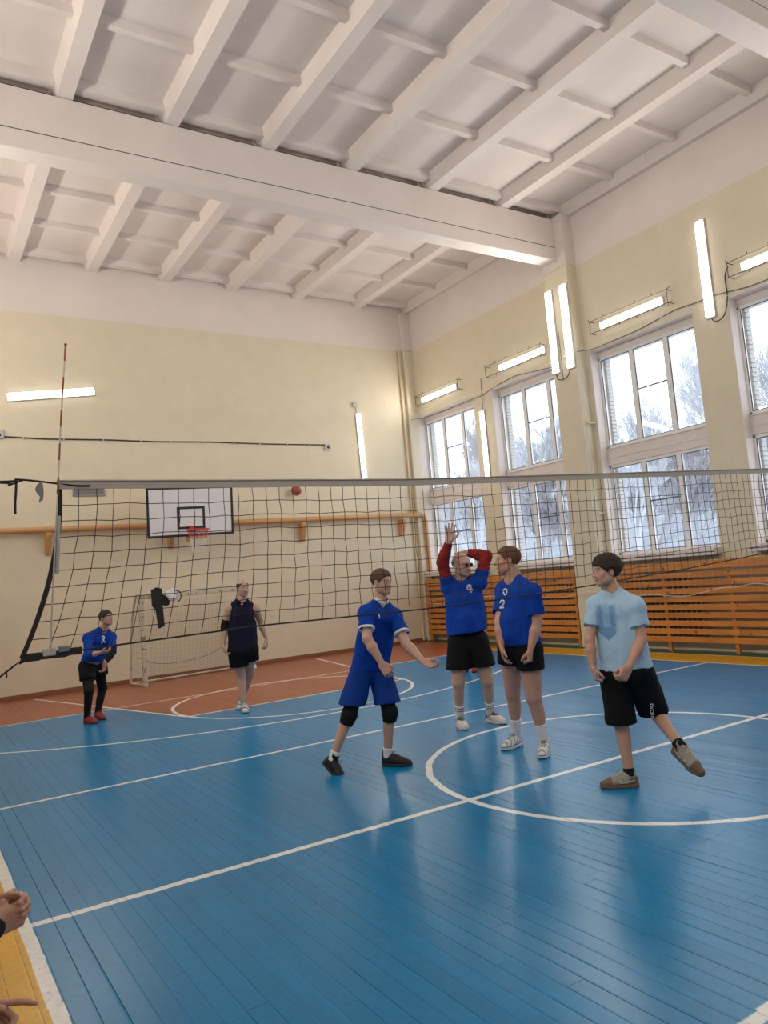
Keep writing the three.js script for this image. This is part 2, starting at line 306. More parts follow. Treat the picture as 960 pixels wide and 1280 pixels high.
function cage(g, len, wid, depth, off = 0) {      // bent black wire guard round a lamp, along local y
  const l = [], r = 0.0065, h = len / 2, w = wid / 2, P = (x, y, z) => V(x, y + off, z);
  for (const s of [-1, 1]) { l.push(rod(P(s * w, -h, depth), P(s * w, h, depth), r), rod(P(s * w, -h, depth), P(s * w, -h, 0), r), rod(P(s * w, h, depth), P(s * w, h, 0), r)); }
  for (const y of [-h, h]) l.push(rod(P(-w, y, depth), P(w, y, depth), r));
  l.push(rod(P(w, h, depth), P(w + 0.05, h + 0.02, depth + .02), r), rod(P(-w, -h, depth), P(-w - .05, -h - .01, depth + .02), r), rod(P(-w, h, depth), P(-w - 0.03, h + 0.1, depth), r), rod(P(w, h, depth), P(w, h + 0.1, depth), r));
  for (const f of [-0.6, -0.2, 0.25, 0.65]) for (const s of [-1, 1]) l.push(rod(P(s * w, f * h, depth), P(s * (w + 0.05), f * h, depth + 0.01), r * 0.9));
  mesh('wire_guard', merge(l), M.blackIron, g);
}
function lamp(name, label, group, pos, face, roll, len, wid, cg) {
  const g = thing(name, label, 'lamp', group); g.position.copy(pos); g.rotation.set(0, face, roll, 'YXZ');
  lampBody(g, len, wid); if (cg) cage(g, cg.len, cg.wid, 0.15, cg.off ?? 0); return g;
}
const FR = -Math.PI / 2;                              // faces -x (window wall)
// local y runs along z when rolled by 90 degrees: for face FR, local x = +z, so roll -90 turns y to +z
const tubes = [[-10.42, 'caged fluorescent lamp above the window beside the far corner'], [-7.33, 'caged fluorescent lamp above the second window from the far corner'], [-4.33, 'caged fluorescent lamp above the third window from the far corner'], [-1.35, 'caged fluorescent lamp above the fourth window from the far corner'], [1.7, 'caged fluorescent lamp above the fifth window from the far corner'], [4.8, 'caged fluorescent lamp above the sixth window from the far corner']];
tubes.forEach(([z, label], i) => lamp('caged_lamp', label, 'caged lamps over the windows', V(XR - 0.004, 6.25, z), FR, -Math.PI / 2, 1.42, 0.13, { len: 1.8, wid: 0.24, off: [0.02, -0.2, 0, 0, 0, 0][i] }));
lamp('wall_lamp', 'upright fluorescent tube on the pilaster, the one toward the far corner', 'upright wall tubes', V(10.866, 6.42, -6.07), FR, 0.0, 1.7, 0.15);
lamp('wall_lamp', 'upright fluorescent tube on the pilaster, the one away from the far corner', 'upright wall tubes', V(10.866, 6.42, -5.66), FR, 0.0, 1.7, 0.16);
lamp('wall_lamp', 'upright fluorescent tube high on the pier between the third and fourth windows', 'upright wall tubes', V(XR - 0.004, 6.48, -2.72), FR, 0.0, 1.68, 0.15);
lamp('wall_lamp', 'upright fluorescent tube low on the pier between the first and second windows', 'upright wall tubes', V(XR - 0.004, 4.62, -8.82), FR, 0.0, 1.6, 0.12);
lamp('wall_lamp', 'upright fluorescent tube on the end wall near the corner pipe', 'upright wall tubes', V(9.35, 5.08, ZB + 0.004), 0, 0.02, 1.66, 0.12);
lamp('wall_lamp', 'tilted fluorescent tube lying along the end wall above the cable', 'lamps on the end wall', V(2.12, 6.0, ZB + 0.004), 0, Math.PI / 2 + 0.13, 1.65, 0.15);
// unseen left wall lamps light the ribs; wide ones doubled for added brightness
['far corner', 'second bay', 'attack line', 'net', 'bench', 'bench end', 'rear corner'].forEach((w, i) => lamp('wall_lamp', 'wide twin-tube fluorescent lamp along the left wall by the ' + w, 'lamps on the left wall', V(XL + 0.004, 6.25, [-10.4, -7.6, -4.3, -1.4, 1.7, 4.6, 8.5][i]), Math.PI / 2, Math.PI / 2, 1.6, 0.3));
for (const [z, w] of [[-5.87, 'nearest the far corner'], [0.17, 'holding the net rope'], [6.2, 'nearest the rear wall']]) lamp('wall_lamp', 'upright fluorescent tube on the left wall pilaster ' + w, 'lamps on the left wall', V(XL + 0.284, 6.42, z), Math.PI / 2, 0, 1.7, 0.15);
for (const [x, w] of [[2.2, 'left wall'], [7.2, 'window wall']]) lamp('wall_lamp', 'fluorescent tube lying along the rear wall toward the ' + w, 'added lamps on the rear wall', V(x, 6.0, ZR - 0.004), Math.PI, Math.PI / 2, 1.65, 0.15);  // unseen lamps added behind the camera to raise the room brightness
lamp('wall_lamp', 'upright fluorescent tube on the pilaster beside the net rope', 'upright wall tubes', V(10.866, 6.42, 0.17), FR, 0.0, 1.7, 0.15);
// ---------------------------------------------------------------- cables
{
  const wire = (name, label, pts, r = 0.008, m = M.cable, seg = 60, t = 0.1) => top(mesh('c', tube(pts, r, seg, 5, false, t), m), name, label, 'cable');
  const cw = (a) => a.map(([z, y]) => V(XR - 0.02, y, z));
  wire('lamp_cable', 'thin cable draped from the corner pipe across the window tops to the pilaster', [V(10.85, 5.78, ZB + 0.13), V(XR - 0.02, 5.80, -11.2), ...cw([[-10.2, 5.78], [-9.2, 5.80], [-8.75, 5.80], [-8.4, 5.88], [-7.6, 5.95], [-6.7, 5.85], [-6.22, 5.80]])]);
  wire('lamp_cable', 'thin cable draped across the window tops from the pilaster past the lone upright tube', [V(10.86, 5.85, -5.5), ...cw([[-5.3, 5.87], [-4.2, 5.90], [-3.4, 6.0], [-3.0, 5.98], [-2.6, 5.98], [-2.0, 5.9], [-1, 5.9], [0, 5.95]])]);
  wire('lamp_cable', 'short cable rising from the low upright tube to the caged lamp above the second window', [V(XR - 0.04, 5.4, -8.78), V(XR - 0.04, 5.8, -8.77), V(XR - 0.03, 6.2, -8.76)], 0.008);
  wire('lamp_cable', 'loose cable looping under the lone upright tube to the fourth caged lamp', [V(XR - 0.06, 5.62, -2.70), V(XR - 0.09, 5.52, -2.62), V(XR - 0.09, 5.56, -2.45), V(XR - 0.06, 5.85, -2.37), V(XR - 0.04, 6.2, -2.38), V(XR - 0.08, 6.35, -2.28)], 0.011, M.blackIron, 40, 0.5);
  wire('lamp_cable', 'dark cable looped beneath the paired tubes on the pilaster', [V(10.8, 5.56, -6.05), V(10.78, 5.42, -6.0), V(10.78, 5.38, -5.87), V(10.78, 5.42, -5.72), V(10.8, 5.56, -5.67)], 0.011, M.blackIron, 40, 0.5);
  wire('lamp_cable', 'thin cord rising between the paired tubes on the pilaster', [V(10.78, 5.40, -5.86), V(10.83, 5.8, -5.9), V(10.85, 6.4, -5.93)], 0.009);
  wire('lamp_cable', 'long dark cable clipped along the end wall to the socket box', [V(1.215, 5.10, ZB + 0.015), V(2, 5.075, ZB + 0.015), V(3.1, 5.085, ZB + 0.015), V(4.2, 5.07, ZB + 0.015), V(5.4, 5.09, ZB + 0.015), V(6.8, 5.075, ZB + 0.015), V(8.36, 5.085, ZB + 0.015)], 0.014, M.blackIron, 80);
  for (const x of [1.55, 2.3, 3.08, 3.85, 4.5, 5.2, 5.95, 6.6, 7.3, 7.9]) top(mesh('c', rbx(x - 0.012, x + 0.012, 5.045, 5.115, ZB, ZB + 0.03, .004), mat('clip_grey', [0.6, 0.58, 0.54], 0.6)), 'cable_clip', 'small pale clip holding the long cable to the end wall', 'clip', 'clips along the end wall cable');
  const jb = thing('socket_box', 'small grey socket box at the end of the long wall cable', 'socket'); mesh('plate', rbx(8.31, 8.47, 4.95, 5.11, ZB, ZB + 0.05, .01), mat('box_grey', [0.5, 0.49, 0.46], 0.5), jb); mesh('socket', rbx(8.36, 8.43, 4.99, 5.07, ZB + 0.04, ZB + 0.06, .01), M.blackIron, jb);
  const jb2 = thing('socket_box', 'grey junction box high on the end wall above the upright tube', 'socket'); mesh('cover', rbx(9.2, 9.33, 6.08, 6.2, ZB, ZB + 0.05, .012), mat('box_grey'), jb2); mesh('lead', tube([V(9.27, 6.08, ZB + 0.03), V(9.29, 6.0, ZB + 0.03), V(9.3, 5.9, ZB + 0.04)], 0.008, 10, 5), M.cable, jb2);
  const jb3 = thing('socket_box', 'black cable box at the left end of the wall cable', 'socket'); mesh('cover', rbx(1.06, 1.2, 5.06, 5.24, ZB, ZB + 0.05, .01), mat('box_grey'), jb3); mesh('socket', rbx(1.09, 1.15, 5.1, 5.16, ZB + 0.04, ZB + 0.06, .01), M.blackIron, jb3);
}
// ---------------------------------------------------------------- heating pipes
const pipePaint = mat('ochre_pipe_paint', [0.52, 0.29, 0.12], 0.42), creamPipe = mat('cream_pipe_paint', [0.66, 0.55, 0.36], 0.45);
{
  const p = thing('heating_pipe', 'ochre heating pipe running along the end wall and down the corner', 'pipe');
  mesh('pipe', tube([V(XL + 0.04, 3.22, ZB + 0.14), V(3, 3.225, ZB + 0.14), V(7, 3.24, ZB + 0.14), V(10.9, 3.27, ZB + 0.14), V(11.02, 3.25, ZB + 0.14), V(11.06, 3.12, ZB + 0.14), V(11.08, 1.4, ZB + 0.14)], 0.062, 120, 10, false, 0.05), pipePaint, p);
  for (const x of [1.9, 4.35, 7.5, 10.35]) { const s = new THREE.Shape([[0, 0], [0.2, 0], [0.2, -0.05], [0.05, -0.42], [0, -0.42]].map((a) => new THREE.Vector2(...a))); const g = new THREE.ExtrudeGeometry(s, { depth: 0.1, bevelEnabled: true, bevelSize: 0.006, bevelThickness: 0.006, bevelSegments: 1 }); g.rotateY(-Math.PI / 2); g.translate(x + 0.05, 3.16, ZB + 0.012); mesh('bracket', g, pipePaint, p); }
  const v = thing('riser_pipe', 'cream riser pipe standing in the far corner by the windows', 'pipe');
  mesh('pipe', tube([V(10.74, 7.66, ZB + 0.036), V(10.74, 4.6, ZB + 0.036), V(10.76, 0.02, ZB + 0.036)], 0.030, 20, 8), creamPipe, v);
  for (const y of [1.2, 3.9, 6.3]) mesh('clamp', rbx(10.70, 10.78, y, y + 0.04, ZB + 0.002, ZB + 0.075, .006), creamPipe, v);
  const v2 = thing('riser_pipe', 'slim pipe rising beside the pilaster from the sill', 'pipe');
  mesh('pipe', tube([V(10.98, 5.5, -5.5), V(10.98, 4, -5.5), V(10.98, 1.8, -5.5)], 0.010, 16, 6), creamPipe, v2); for (const y of [2.6, 4.4]) mesh('clamp', rbx(10.95, XR, y, y + 0.03, -5.53, -5.47, .006), creamPipe, v2);
}
// vent plate, and a loudspeaker box
{ const g = thing('vent_plate', 'grey metal vent plate high on the end wall', 'vent'), m = mat('vent_grey', [0.30, 0.30, 0.30], 0.5); mesh('frame', merge([rbx(2.42, 3.05, 3.90, 3.925, ZB, ZB + .03, .004), rbx(2.42, 3.05, 4.045, 4.07, ZB, ZB + .03, .004), rbx(2.42, 2.445, 3.9, 4.07, ZB, ZB + .03, .004), rbx(3.025, 3.05, 3.9, 4.07, ZB, ZB + .03, .004)]), m, g);
  for (let i = 0; i < 5; i++) { const s = rbx(2.44, 3.03, -0.012, 0.012, -0.004, 0.004, .002); s.rotateX(0.6); s.translate(0, 3.94 + i * 0.024, ZB + 0.012); mesh('slat', s, m, g); } }
{ // basketball caught in flight in front of the end wall
  const g = thing('basketball', 'reddish brown ball in the air before the end wall', 'ball'); g.position.set(7.38, 3.94, ZB + 0.16);
  mesh('ball', new THREE.SphereGeometry(0.12, 28, 20), mat('ball_brown', [0.30, 0.075, 0.03], 0.55), g);
  const sm = []; for (const [rx, ry] of [[0, 0], [Math.PI / 2, 0], [0, Math.PI / 2]]) { const t = new THREE.TorusGeometry(0.1195, 0.0025, 5, 40); t.rotateX(rx); t.rotateY(ry); sm.push(t); } mesh('seam', merge(sm), M.blackIron, g); }
// ---------------------------------------------------------------- slatted wooden radiator screens and radiators
const woodMap = tex(512, 256, (u, v) => { const g = tile(u * 0.999, v, 3, 71) * 0.6, n = Math.sin((v * 26 + 2.2 * g + 0.8 * tile(u, v, 6, 72)) * 6.28); const k = 1 + 0.10 * n * 0.6 + 0.16 * tile(u, v, 4, 73) + 0.07 * tile(u, v, 60, 74); let kn = 0; for (const [a, b] of [[0.13, 0.3], [0.47, 0.72], [0.71, 0.22], [0.9, 0.8]]) { const d = Math.hypot((u - a) * 9, (v - b) * 2.2); if (d < 0.16) kn = Math.max(kn, 1 - d / 0.16); } const c = [0.77, 0.50, 0.235]; return [c[0] * k * (1 - 0.55 * kn), c[1] * k * (1 - 0.65 * kn), c[2] * k * (1 - 0.6 * kn)]; });
const wood = [0, 1, 2].map((i) => { const t = woodMap.clone(); t.repeat.set(0.5, 2.2); t.offset.set(i * 0.37, i * 0.23); t.needsUpdate = true; const m = new THREE.MeshPhysicalMaterial({ map: t, roughness: 0.45 }); m.color.setRGB(...[[1, 1, 1], [0.9, 0.86, 0.82], [1.06, 1.03, 1.0]][i]); m.name = 'varnished_pine_' + i; return m; });
function screen(label, z0, z1) {
  const g = thing('radiator_screen', label, 'radiator screen'), x0 = 10.88, x1 = 10.91, rows = 10, L = z1 - z0; g.position.set(x0, 0, z0);
  let k = 0;
  for (let r = 0; r < rows; r++) { const y = 0.165 + r * 0.139, h = r === rows - 1 ? 0.14 : 0.098;
    const cuts = r % 3 === 1 ? [0, L * 0.52, L] : [0, L];
    for (let c = 0; c < cuts.length - 1; c++) mesh('slat', boxUV(rbx(0, x1 - x0, y, y + h, cuts[c] + 0.004, cuts[c + 1] - 0.004, .005)), wood[(k++ * 7 + r) % 3], g); }
  const np = Math.round(L / 1.35);
  for (let i = 0; i <= np; i++) { const z = lerp(0.06, L - 0.06, i / np); mesh('post', boxUV(rbx(x1 - x0, x1 - x0 + 0.045, 0.0, 1.52, z - 0.035, z + 0.035, .004)), wood[i % 3], g); }
  return g;
}
screen('slatted pine radiator screen between the far corner and the pilaster', ZB + 0.12, -6.22);
screen('slatted pine radiator screen under the third and fourth windows', -5.5, -0.18);
screen('slatted pine radiator screen under the fifth and sixth windows', 0.52, 5.86);
function radiator(z, label) {
  const g = thing('radiator', label, 'radiator', 'radiators behind the pine screens'), m = mat('radiator_paint', [0.42, 0.36, 0.28], 0.5); g.position.set(11.04, 0, z);
  const one = (k) => { const a = rbx(-0.06, 0.06, 0.25, 1.35, -0.022, 0.022, 0.02, 2); return a; };
  const shared = one(); for (let i = 0; i < 16; i++) { const s = mesh('section', shared, m, g); s.position.z = (i - 7.5) * 0.105; }
}
openings.slice(0, 6).forEach(([a, b], i) => radiator((a + b) / 2, 'cast iron radiator behind the pine screen under the ' + ['first', 'second', 'third', 'fourth', 'fifth', 'sixth'][i] + ' window from the far corner'));
// ---------------------------------------------------------------- backboard
{
  const g = thing('basketball_backboard', 'white basketball backboard with black border on the end wall', 'backboard'); g.position.set(4.53, 3.42, ZB + 1.0); g.rotation.set(0.13, 0, 0.018);
  const w = 0.915, h = 0.515, wm = mat('board_white', [0.72, 0.72, 0.76], 0.5), bm = mat('board_black', [0.02, 0.02, 0.022], 0.55);
  mesh('board', rbx(-w, w, -h, h, -0.03, 0, .004), wm, g);
  const fr = (a, b, c, d, t, z) => merge([bx(a, b, d - t, d, 0, z), bx(a, b, c, c + t, 0, z), bx(a, a + t, c + t, d - t, 0, z), bx(b - t, b, c + t, d - t, 0, z)]);
  mesh('border', fr(-w, w, -h, h, 0.05, 0.004), bm, g); mesh('target_square', fr(-0.30, 0.29, -0.36, 0.10, 0.05, 0.004), bm, g);
  const red = mat('rim_red', [0.45, 0.04, 0.03], 0.4);
  const rim = mesh('rim', new THREE.TorusGeometry(0.225, 0.012, 8, 40).rotateX(Math.PI / 2).translate(0, -0.36, 0.38), red, g);
  mesh('rim_bracket', merge([rbx(-0.06, 0.06, -0.42, -0.30, 0.0, 0.03, .004), rbx(-0.05, 0.05, -0.375, -0.355, 0.02, 0.17, .004), rod(V(-0.05, -0.42, 0.02), V(-0.08, -0.365, 0.18), 0.008), rod(V(0.05, -0.42, 0.02), V(0.08, -0.365, 0.18), 0.008)]), red, rim);
  const red2 = [], wht = [];
  for (let i = 0; i < 12; i++) for (const s of [-1, 1]) for (let k = 0; k < 5; k++) {
    const p = (q, t) => { const a = (q + s * t * 1.5) / 12 * 6.283, r = lerp(0.22, 0.13, Math.min(1, t / 4)), y = -0.365 - t * 0.09; return V(Math.cos(a) * r, y, 0.38 + Math.sin(a) * r); };
    (k < 2 ? red2 : wht).push(rod(p(i, k), p(i, k + 1), 0.0045, 4)); }
  mesh('net_cord', merge(red2), red, rim); mesh('net_cord', merge(wht), mat('cord_white', [0.75, 0.73, 0.7], 0.8), rim);
  const steel = mat('bracket_ochre', [0.36, 0.22, 0.11], 0.5);
  for (const x of [-0.55, 0.55]) mesh('mount_arm', merge([rod(V(x, 0.25, -0.03), V(x, 0.3, -0.98), 0.025, 8), rod(V(x, -0.25, -0.03), V(x, 0.15, -0.98), 0.02, 8)]), steel, g);
  mesh('mount_plate', rbx(-0.12, -0.04, -0.64, -0.4, -0.06, -0.02, .005), steel, g);
}
// ---------------------------------------------------------------- small goal against the end wall
{
  const g = thing('handball_goal', 'old white goal with a sagging net against the end wall', 'goal'); g.position.set(3.40, 0, -10.55); g.rotation.y = 0.12;
  const pm = tex(128, 256, (u, v) => { const n = tile(u, v, 8, 81) + 0.6 * tile(u, v, 24, 82); const k = n > 0.22 ? 0.62 : 1; return [0.74 * k, 0.71 * k, 0.64 * k]; }), pmat = mat('chipped_white_paint', [1, 1, 1], 0.55, { map: pm });
  const W = 2.32, H = 1.78, D = 0.62;
  for (const x of [0, W]) { const p = mesh('post', boxUV(rbx(x - 0.04, x + 0.04, 0, H, -0.04, 0.04, .008)), pmat, g);
    mesh('back_stay', merge([tube([V(x, H - 0.02, 0), V(x - .02, H - 0.03, -0.2), V(x - 0.05, 1.2, -0.42), V(x - 0.06, 0.03, -D)], 0.022, 24, 7), rod(V(x, 0.03, 0), V(x - 0.06, 0.03, -D), 0.022, 7)]), pmat, p); }
  mesh('crossbar', boxUV(rbx(0, W, H - 0.08, H, -0.04, 0.04, .008)), pmat, g);
  mesh('ground_bar', rod(V(-0.06, 0.03, -D), V(W, 0.03, -D), 0.025, 7), pmat, g);
  const l = [], N = 26, R = 20; const P = (i, j) => { const u = i / N, v = j / R; const z = v < 0.12 ? -0.3 * v / 0.12 : lerp(-0.3, -D, (v - 0.12) / 0.88), y = v < 0.12 ? H - 0.05 - 0.3 * v : lerp(H - 0.09, 0.04, (v - 0.12) / 0.88); const sag = 0.05 * Math.sin(u * 3.14) * Math.sin(v * 3.14); return V(u * W + 0.02 * noise(i * .7, j * .6, 2), y - sag + 0.015 * noise(i * .6, j * .8, 5), z - 0.04 * noise(i * .4, j * .4, 8)); };
  for (let i = 0; i <= N; i++) for (let j = 0; j < R; j++) l.push(rod(P(i, j), P(i, j + 1), 0.0023, 3));
  for (let j = 0; j <= R; j++) for (let i = 0; i < N; i++) l.push(rod(P(i, j), P(i + 1, j), 0.0023, 3));
  const side = (x) => { for (let j = 0; j <= 14; j++) { const y = H * (1 - j / 14) + .02, d = D * (0.35 + 0.65 * j / 14); l.push(rod(V(x, y, 0), V(x - 0.04, y, -d), 0.0023, 3)); } for (let k = 1; k < 7; k++) l.push(rod(V(x - .01 * k, H, -0.25 * k / 7), V(x - .01 * k, 0.03, -D * k / 7), 0.0023, 3)); }; side(0); side(W);
  mesh('net_mesh', merge(l), mat('goal_net_cord', [0.46, 0.41, 0.32], 0.9), g).userData.kind = 'stuff';
  mesh('net_rope', tube([V(0.05, 0.55, -0.5), V(0.5, 0.36, -0.55), V(1.1, 0.33, -0.57), V(1.7, 0.42, -0.55), V(2.25, 0.7, -0.48)], 0.007, 40, 5), mat('goal_rope', [0.25, 0.22, 0.17], 0.9), g);
}
{ // things hung over the goal's bar
  const g = thing('black_jacket', 'black garment hung over the goal crossbar by one sleeve', 'garment'); g.position.set(3.70, 1.83, -10.5); g.rotation.y = 0.15; g.scale.set(0.72, 0.72, 0.8);
  const s = new THREE.Shape([[-0.13, 0.04], [0.10, 0.05], [0.11, -0.1], [0.33, -0.24], [0.30, -0.38], [0.24, -0.40], [0.12, -0.34], [0.11, -0.48], [0.13, -0.95], [0.02, -0.99], [-0.03, -0.5], [-0.13, -0.38]].map((a) => new THREE.Vector2(...a)));
  const e = new THREE.ExtrudeGeometry(s, { depth: 0.05, bevelEnabled: true, bevelSize: 0.025, bevelThickness: 0.03, bevelSegments: 3, curveSegments: 4 });
  mesh('cloth', e, mat('black_cloth', [0.012, 0.013, 0.016], 0.85), g); mesh('collar', tube([V(-0.12, 0.05, 0.05), V(-0.03, 0.09, 0.06), V(0.09, 0.06, 0.05)], 0.022, 14, 6), mat('black_cloth'), g);
  const b = thing('white_bag', 'crumpled white bag wedged on the goal corner beside the black garment', 'bag'); b.position.set(4.0, 1.74, -10.44); b.scale.setScalar(0.8);
  const q = new THREE.IcosahedronGeometry(0.16, 4), p = q.attributes.position; for (let i = 0; i < p.count; i++) { const v = V().fromBufferAttribute(p, i), n = 1 + 0.35 * noise(v.x * 9, v.y * 9, v.z * 9); p.setXYZ(i, v.x * n, v.y * n * 0.9, v.z * n * 0.6); } q.computeVertexNormals();
  mesh('sack', q, mat('bag_white', [0.62, 0.66, 0.70], 0.5), b); mesh('strap', tube([V(0.05, 0.1, 0.05), V(0.16, 0.05, 0.1), V(0.17, -0.1, 0.1), V(0.1, -0.2, 0.08)], 0.014, 20, 5), mat('black_cloth'), b);
}
// ---------------------------------------------------------------- volleyball net
const netTopY = [[-2, 2.47], [2.7, 2.47], [4.4, 2.505], [7.6, 2.575], [9.6, 2.60]], netBotY = [[-2, 1.455], [0, 1.455], [1.5, 1.49], [2.8, 1.472], [3.6, 1.48], [4.4, 1.50], [5.9, 1.565], [7.4, 1.65], [9.6, 1.68]];
const netBlack = mat('net_black_cord', [0.018, 0.017, 0.017], 0.8), netBand = mat('net_band_grey', [0.46, 0.42, 0.38], 0.85), blackWeb = mat('black_webbing', [0.02, 0.02, 0.022], 0.75);
{
  const g = thing('volleyball_net', 'black square-mesh volleyball net with a greyish top band across the court', 'net');
  const X0 = 0.255, X1 = 9.5, N = 92, R = 10, cx = (X1 - X0) / N;
  const P = (i, j) => { const x = X0 + i * cx, v = j / R, pull = -0.24 * Math.exp(-Math.max(0, x - X0) / 1.1) * Math.pow(v, 1.9) - 0.02 * v * v * Math.sin(x * 1.7) * smooth(0.5, 2, x);
    const y = lerp(interp(netTopY, x) - 0.05, interp(netBotY, x), v); const a = i === 0 || j === 0 || j === R ? 0 : 1;
    return V(x + pull + a * 0.014 * noise(i * 0.43, j * 0.7, 1), y + a * 0.012 * noise(i * 0.5, j * 0.45, 4) - 0.004 * (i % 2), 0.035 * Math.sin(v * 3.14) * noise(i * 0.12, 1, 7) + a * 0.006 * noise(i * .8, j * .8, 11)); };
  const l = [];
  for (let i = 0; i <= N; i++) for (let j = 0; j < R; j++) l.push(rod(P(i, j), P(i, j + 1), 0.0024, 4));
  for (let j = 1; j < R; j++) for (let i = 0; i < N; i++) l.push(rod(P(i, j), P(i + 1, j), 0.0024, 4));
  for (let i = 0; i <= N; i++) for (let j = 1; j < R; j++) { const k = new THREE.OctahedronGeometry(0.005, 0), p = P(i, j); k.translate(p.x, p.y, p.z); l.push(k); }
  mesh('net_mesh', merge(l), netBlack, g).userData.kind = 'stuff';
  // top band: a folded strip over the head cable
  const band = (f, w, t, m, n, nm, par) => { const Pp = [], I = []; for (let i = 0; i <= n; i++) { const [c, up] = f(i / n); for (const [a, b] of [[1, 1], [1, -1], [-1, -1], [-1, 1]]) Pp.push(c.x + up.x * a * w, c.y + up.y * a * w, c.z + b * t); if (i < n) for (let k = 0; k < 4; k++) { const A = i * 4 + k, B = i * 4 + (k + 1) % 4; I.push(A, B, A + 4, B, B + 4, A + 4); } } I.push(0, 2, 1, 0, 3, 2); const q = n * 4; I.push(q, q + 1, q + 2, q, q + 2, q + 3); let ge = new THREE.BufferGeometry(); ge.setAttribute('position', new THREE.Float32BufferAttribute(Pp, 3)); ge.setIndex(I); ge = ge.toNonIndexed(); ge.computeVertexNormals(); return mesh(nm, ge, m, par); };
  const tb = band((t) => { const x = lerp(X0 - 0.02, X1 + 0.02, t); return [V(x, interp(netTopY, x) - 0.024 + 0.003 * noise(x * 3, 0, 0), 0), V(0, 1, 0)]; }, 0.027, 0.006, netBand, 120, 'top_band', g);
  mesh('band_seam', tube(Array.from({ length: 24 }, (_, i) => { const x = lerp(X0, X1, i / 23); return V(x, interp(netTopY, x) - 0.005, 0.0075); }), 0.004, 90, 5), mat('seam_grey', [0.28, 0.25, 0.22], 0.9), tb);
  mesh('bottom_cord', tube(Array.from({ length: 47 }, (_, k) => P(k * 2, R)), 0.006, 200, 6), netBlack, g);
  band((t) => [V(...P(t * 2.6, R).toArray()), V(0.12, 0.99, 0)], 0.021 , 0.004, blackWeb, 10, 'bottom_strap', g);
  const sideC = (t) => { const a = P(0, t * R); a.x -= 0.008; return a; };
  band((t) => [sideC(t), V(1, 0.12, 0)], 0.015, 0.004, blackWeb, 24, 'side_strap', g);
  mesh('side_strap', rbx(X1 - 0.01, X1 + 0.03, 1.66, 2.58, -0.004, 0.004, .003), blackWeb, g);
  mesh('duct_tape', tube([V(0.235, 2.26, 0.004), V(0.23, 2.2, 0.006), V(0.22, 2.05, 0.006), V(0.21, 1.92, 0.006)], 0.0125, 16, 6), mat('tape_grey', [0.42, 0.42, 0.43], 0.45), g);
  mesh('tape_wrap', rbx(0.115, 0.185, 1.455, 1.50, -0.012, 0.012, .006), mat('tape_pale', [0.55, 0.54, 0.52], 0.5), g); mesh('buckle', rbx(0.2, 0.26, 1.468, 1.502, -0.01, 0.012, .005), mat('buckle_grey', [0.2, 0.22, 0.23], 0.5), g);
  mesh('head_rope', merge([tube([V(0.42, 2.437, 0.01), V(0.34, 2.437, 0.008), V(0.24, 2.452, 0), V(0.02, 2.478, 0), V(-0.1, 2.465, 0), V(XL + 0.29, 2.46, 0)], 0.006, 50, 6), tube([V(0.06, 2.476, 0), V(0.0, 2.452, 0.012), V(-0.04, 2.44, 0.012), V(-0.12, 2.46, 0), V(XL + 0.29, 2.462, 0)], 0.006, 50, 6)]), netBlack, g);
  mesh('rope_tail', tube([V(0.018, 2.473, 0.005), V(0.012, 2.40, 0.01), V(0.006, 2.34, 0.01), V(0.004, 2.275, 0.01)], 0.0075, 20, 6), blackWeb, g);
  const rag = new THREE.ExtrudeGeometry(new THREE.Shape([[0.008, 0], [0.016, -0.02], [0.018, -0.07], [0.012, -0.105], [-0.004, -0.118], [-0.004, -0.11], [0.004, -0.088], [-0.012, -0.065], [-0.022, -0.045], [-0.012, -0.02]].map((a) => new THREE.Vector2(...a))), { depth: 0.006, bevelEnabled: true, bevelSize: 0.003, bevelThickness: 0.004, bevelSegments: 2 });
  rag.translate(0.14, 2.463, -0.003); mesh('cloth_scrap', rag, mat('scrap_grey', [0.24, 0.25, 0.27], 0.9), g);
  mesh('foot_rope', tube([V(0.05, 1.452, 0), V(-0.02, 1.425, 0), V(-0.11, 1.37, 0), V(XL + 0.29, 0.45, 0)], 0.006, 30, 6), netBlack, g);
  mesh('rope_knot', merge([rod(V(-0.075, 1.39, 0), V(-0.075, 1.362, 0), 0.005, 5), rbx(0.0, 0.1, 1.435, 1.465, -0.006, 0.006, .004)]), netBlack, g);
  mesh('far_rope', merge([rod(V(X1 + 0.02, 2.58, 0), V(10.88, 2.62, 0.05), 0.006, 6), rod(V(X1, 1.68, 0), V(10.88, 1.5, 0.05), 0.005, 6)]), netBlack, g);
}
{ // antenna with red and white bands, leaning a little
  const g = thing('net_antenna', 'thin red and white striped antenna rising from the net edge', 'antenna'), red = mat('antenna_red', [0.36, 0.06, 0.03], 0.5), wh = mat('antenna_white', [0.66, 0.60, 0.52], 0.5);
  const c = new THREE.CatmullRomCurve3([V(0.155, 1.47, 0.012), V(0.185, 1.85, 0.014), V(0.235, 2.4, 0.014), V(0.275, 2.85, 0.01), V(0.322, 3.30, 0.0)]);
  for (let i = 0; i < 18; i++) { const pts = [0, 0.5, 1].map((f) => c.getPointAt((i + f) / 18)); mesh('band', tube(pts, i < 9 ? 0.0048 : 0.0055, 4, 7), i < 8 ? mat('antenna_grey', [0.5, 0.48, 0.46], 0.5) : i % 2 ? red : wh, g); }
  mesh('tip', new THREE.SphereGeometry(0.009, 8, 6).translate(0.322, 3.303, 0), red, g);
}
